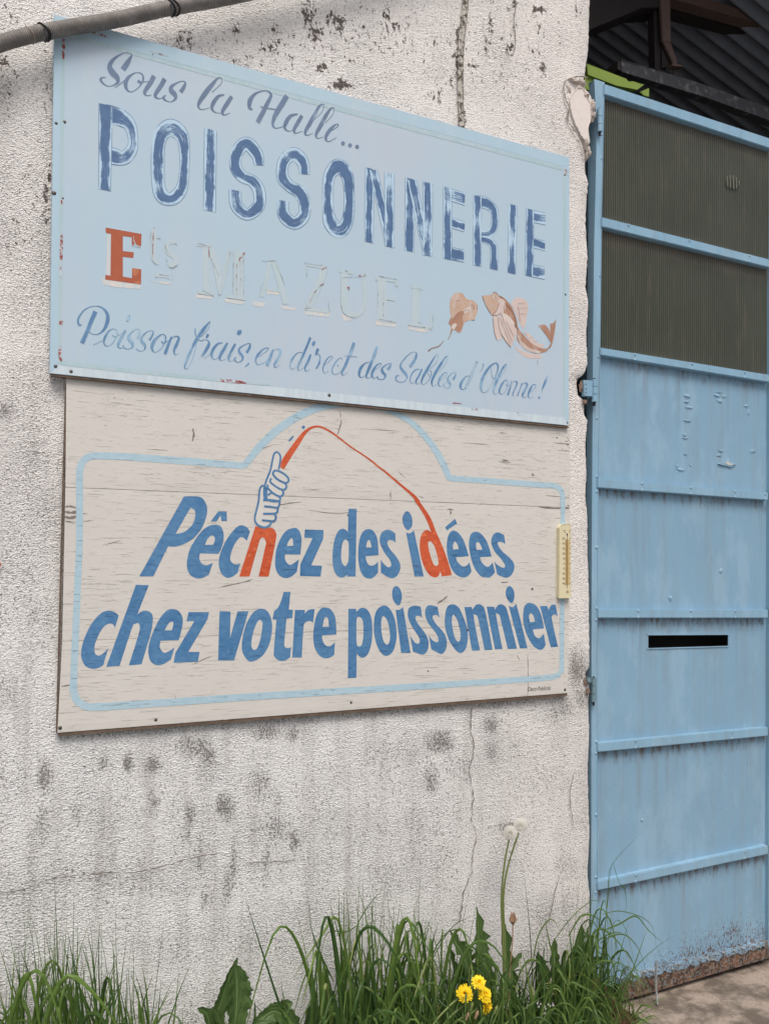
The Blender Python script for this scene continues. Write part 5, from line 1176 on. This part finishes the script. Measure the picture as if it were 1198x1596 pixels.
def stem(pts, r, Y, mat, parent, name='stem', Ye=None):
    S = spline(pts, 6); n = len(S); tube([at(x, y, lerp(Y, Ye if Ye is not None else Y, i / (n - 1))) for i, (x, y) in enumerate(S)], [lerp(r * 1.15, r * .85, i / n) for i in range(n)], m_ := MB(), 8)
    return m_.build(name, mat, parent, smooth=True)
YP = -.16
p1 = thing('broad_leaved_weed', 'upright toothed green leaf in front of the wall, left of the tall grass', 'weed', at(365, 1640, YP))
leaf('leaf', [(360, 1660), (366, 1600), (369, 1560), (369, 1530), (366, 1503)], .085, YP, p1, .16, wid=lambda t_: .16 if t_ < .25 else math.sin(pi * min(1, (t_ - .2) / .8 * .92 + .08)) ** .7)
leaf('leaf', [(345, 1660), (335, 1600), (345, 1560), (357, 1525), (370, 1492)], .05, YP + .02, p1, .2)
leaf('leaf', [(340, 1660), (330, 1610), (322, 1580), (308, 1572)], .05, YP, p1, .4); leaf('leaf', [(350, 1660), (345, 1605), (338, 1580), (330, 1570)], .03, YP - .02, p1, .3)
p2 = thing('low_leafy_weed', 'low clump of arching dandelion leaves at the very bottom, left of the tall grass', 'weed', at(440, 1640, YP))
leaf('leaf', [(400, 1660), (420, 1590), (440, 1570), (456, 1562)], .07, YP, p2, .2); leaf('leaf', [(470, 1660), (455, 1600), (430, 1577), (405, 1590), (392, 1605)], .06, YP - .02, p2, .2)
leaf('leaf', [(470, 1680), (480, 1620), (484, 1590), (486, 1560)], .11, YP, p2, .12); leaf('leaf', [(500, 1680), (505, 1620), (500, 1590), (498, 1565)], .07, YP + .02, p2, .15)
leaf('leaf', [(380, 1680), (388, 1620), (396, 1590), (397, 1560)], .012, YP, p2); leaf('leaf', [(430, 1680), (438, 1600), (439, 1555)], .010, YP, p2)
p3 = thing('dandelion_gone_to_seed', 'dandelion with two white seed heads on tall stems against the wall', 'dandelion', at(784, 1640, -.13))
YD = -.13
leaf('leaf', [(745, 1600), (742, 1530), (745, 1480), (745, 1450), (742, 1414)], .085, YD, p3, .55); leaf('leaf', [(760, 1600), (735, 1530), (722, 1490), (710, 1470), (700, 1450)], .075, YD, p3, .55)
leaf('leaf', [(765, 1600), (760, 1540), (757, 1500), (752, 1460)], .06, YD + .03, p3, .4); leaf('leaf', [(800, 1600), (795, 1540), (790, 1500), (783, 1450), (780, 1440)], .06, YD + .03, p3, .45); leaf('leaf', [(740, 1600), (722, 1540), (708, 1510), (702, 1480)], .05, YD + .02, p3, .5)
leaf('leaf', [(770, 1600), (780, 1540), (800, 1500), (812, 1485)], .05, YD, p3, .5)
stem([(778, 1640), (784, 1540), (783, 1465), (781, 1400), (786, 1345), (793, 1308)], .0036, YD, M_STEM, p3, Ye=YD - .02)
stem([(792, 1640), (787, 1540), (786, 1465), (784, 1400), (790, 1355), (803, 1312), (808, 1298)], .0036, YD - .01, M_STEM, p3, Ye=YD - .01)
def clock(px, py, Y, r, parent, seed):
    rr = random.Random(seed); c = at(px, py, Y); mb = MB(); core = MB()
    for k in range(300):
        z = 1 - 2 * (k + .5) / 300; a = k * 2.39996; q = math.sqrt(1 - z * z); d = Vector((q * cos(a), q * sin(a), z))
        if d.z < -.93: continue
        s_ = d.cross(Vector((.3, .5, .8))).normalized(); u_ = d.cross(s_)
        p0 = c + d * r * .25; p1_ = c + d * r * .82; ww = .00018
        mb.add([p0 - s_ * ww, p0 + s_ * ww, p1_ + s_ * ww, p1_ - s_ * ww], [(0, 1, 2, 3)])
        for q_ in range(7):
            g = q_ * .9 + rr.random(); e = p1_ + (s_ * cos(g) + u_ * sin(g)) * r * .24 + d * r * .18; t_ = (e - p1_).cross(d).normalized() * .00032
            mb.add([p1_ - t_, p1_ + t_, e], [(0, 1, 2)])
        tube([c + d * r * .12, c + d * r * .30], [.0006, .0009], core, 4)
    f = mb.build('seed_fluff', M_FLUFF, parent); core.build('seed', M_SEED, parent)
    tag(f, kind='stuff')
    tube([c - Vector((0, 0, r * .12)), c + Vector((0, 0, r * .08))], [r * .1, r * .14], m_ := MB(), 8); m_.build('seed_base', M_STEM, parent)
clock(795, 1298, YD - .02, .0265, p3, 1); clock(811, 1286, YD - .01, .0265, p3, 2)
stem([(793, 1600), (794, 1520), (798, 1470), (799, 1440)], .0022, YD - .02, M_BUD, p3, 'bud_stem'); 
mb = MB()
for k in range(16):
    g = k * .8; tube([at(799, 1441, YD - .02), at(799 + 5 * cos(g), 1434 + 2 * sin(g), YD - .02 - .008 * sin(g)), at(799 + 2.5 * cos(g), 1423 + 2 * sin(g * 2), YD - .02 - .006 * sin(g))], [.0035, .0035, .0012], mb, 5)
mb.build('withered_bud', M_BUD, p3)
p4 = thing('dandelion_in_flower', 'dandelion with a tight bunch of bright yellow flowers low in the grass', 'dandelion', at(690, 1640, -.35))
YF = -.36
def flower(px, py, Y, r, nrm, parent, seed):
    rr = random.Random(seed); c = at(px, py, Y); nrm = nrm.normalized(); a = nrm.cross(Vector((0, .2, 1))).normalized(); b = nrm.cross(a); mb = MB(); hm = MB()
    for ring, (rad, up_, cnt) in enumerate(((1.0, .10, 26), (.86, .26, 24), (.66, .40, 20), (.42, .50, 14))):
        for k in range(cnt):
            g = 2 * pi * (k + rr.random() * .7) / cnt; d = a * cos(g) + b * sin(g); t_ = nrm.cross(d); L_ = r * rad * rr.uniform(.85, 1.1); ww = r * .085
            p0 = c + d * r * .08; p1_ = c + d * L_ * .6 + nrm * r * up_; p2_ = c + d * L_ + nrm * r * (up_ * 1.1 + rr.uniform(-.1, .1))
            (mb if ring < 3 else hm).add([p0 - t_ * ww * .5, p0 + t_ * ww * .5, p1_ + t_ * ww, p1_ - t_ * ww, p2_ + t_ * ww * .8, p2_ - t_ * ww * .8], [(0, 1, 2, 3), (3, 2, 4, 5)])
    o = mb.build('flower_head', M_PETAL, parent); h_ = hm.build('flower_heart', M_PETAL2, parent)
    tube([c - nrm * r * .55, c - nrm * r * .05], [r * .2, r * .34], m_ := MB(), 8); m_.build('flower_base', M_STEM, parent)
for i, (x, y, nx, nzv, r) in enumerate([(724, 1548, -.6, .35, .027), (745, 1532, -.15, .8, .024), (754, 1551, .2, .6, .027), (757, 1567, .5, -.05, .027)]):
    flower(x, y, YF, r, Vector((nx, -.8, nzv)), p4, i)
stem([(640, 1700), (668, 1610), (700, 1568), (722, 1552)], .0034, YF + .02, M_STEM, p4); stem([(650, 1700), (690, 1600), (725, 1565), (744, 1540)], .003, YF + .03, M_STEM, p4)
stem([(660, 1700), (700, 1605), (740, 1575), (752, 1558)], .003, YF + .03, M_STEM, p4); stem([(680, 1700), (720, 1620), (750, 1590), (757, 1573)], .003, YF + .03, M_STEM, p4)
for i, (x, y) in enumerate([(735, 1567), (743, 1580), (773, 1572), (728, 1583)]):
    tube([at(x - 3, y + 8, YF), at(x, y, YF), at(x + 2, y - 5, YF)], [.003, .006, .002], m_ := MB(), 7); m_.build('bud', M_BUD if i % 2 else M_STEM, p4)
p5 = thing('dark_leafy_weed', 'dark pointed leaves rising from the grass beside the end of the wall', 'weed', at(890, 1600, -.12))
for pts, w_ in [([(870, 1600), (862, 1520), (860, 1490), (863, 1462)], .055), ([(885, 1600), (892, 1510), (900, 1470), (905, 1440)], .06), ([(880, 1600), (885, 1520), (900, 1490), (912, 1474)], .06), ([(895, 1600), (905, 1520), (920, 1500), (945, 1495)], .05),
                ([(850, 1600), (845, 1530), (838, 1500), (838, 1488)], .06), ([(880, 1600), (880, 1560), (890, 1530), (925, 1525)], .05), ([(860, 1620), (880, 1585), (900, 1570), (922, 1568)], .06), ([(850, 1640), (870, 1600), (880, 1585), (885, 1565)], .07), ([(900, 1640), (905, 1600), (912, 1585), (915, 1570)], .05)]:
    leaf('leaf', pts, w_, -.12, p5, .08)
# tiny white flowers in the grass
mb = MB(); rr = random.Random(4)
for _ in range(16):
    x, y = (847 + rr.gauss(0, 9), 1575 + rr.gauss(0, 10)) if _ < 20 else (875 + rr.gauss(0, 8), 1540 + rr.gauss(0, 8)); c = at(x, y, -.30 + rr.uniform(-.02, .02))
    for k in range(5):
        g = k * 1.256; d = Vector((cos(g), -.2, sin(g))) * .004; s_ = Vector((-sin(g), 0, cos(g))) * .0011; mb.add([c, c + d * .6 + s_, c + d, c + d * .6 - s_], [(0, 1, 2, 3)])
tag(mb.build('chickweed_flowers', M_FLUFF), kind='stuff')
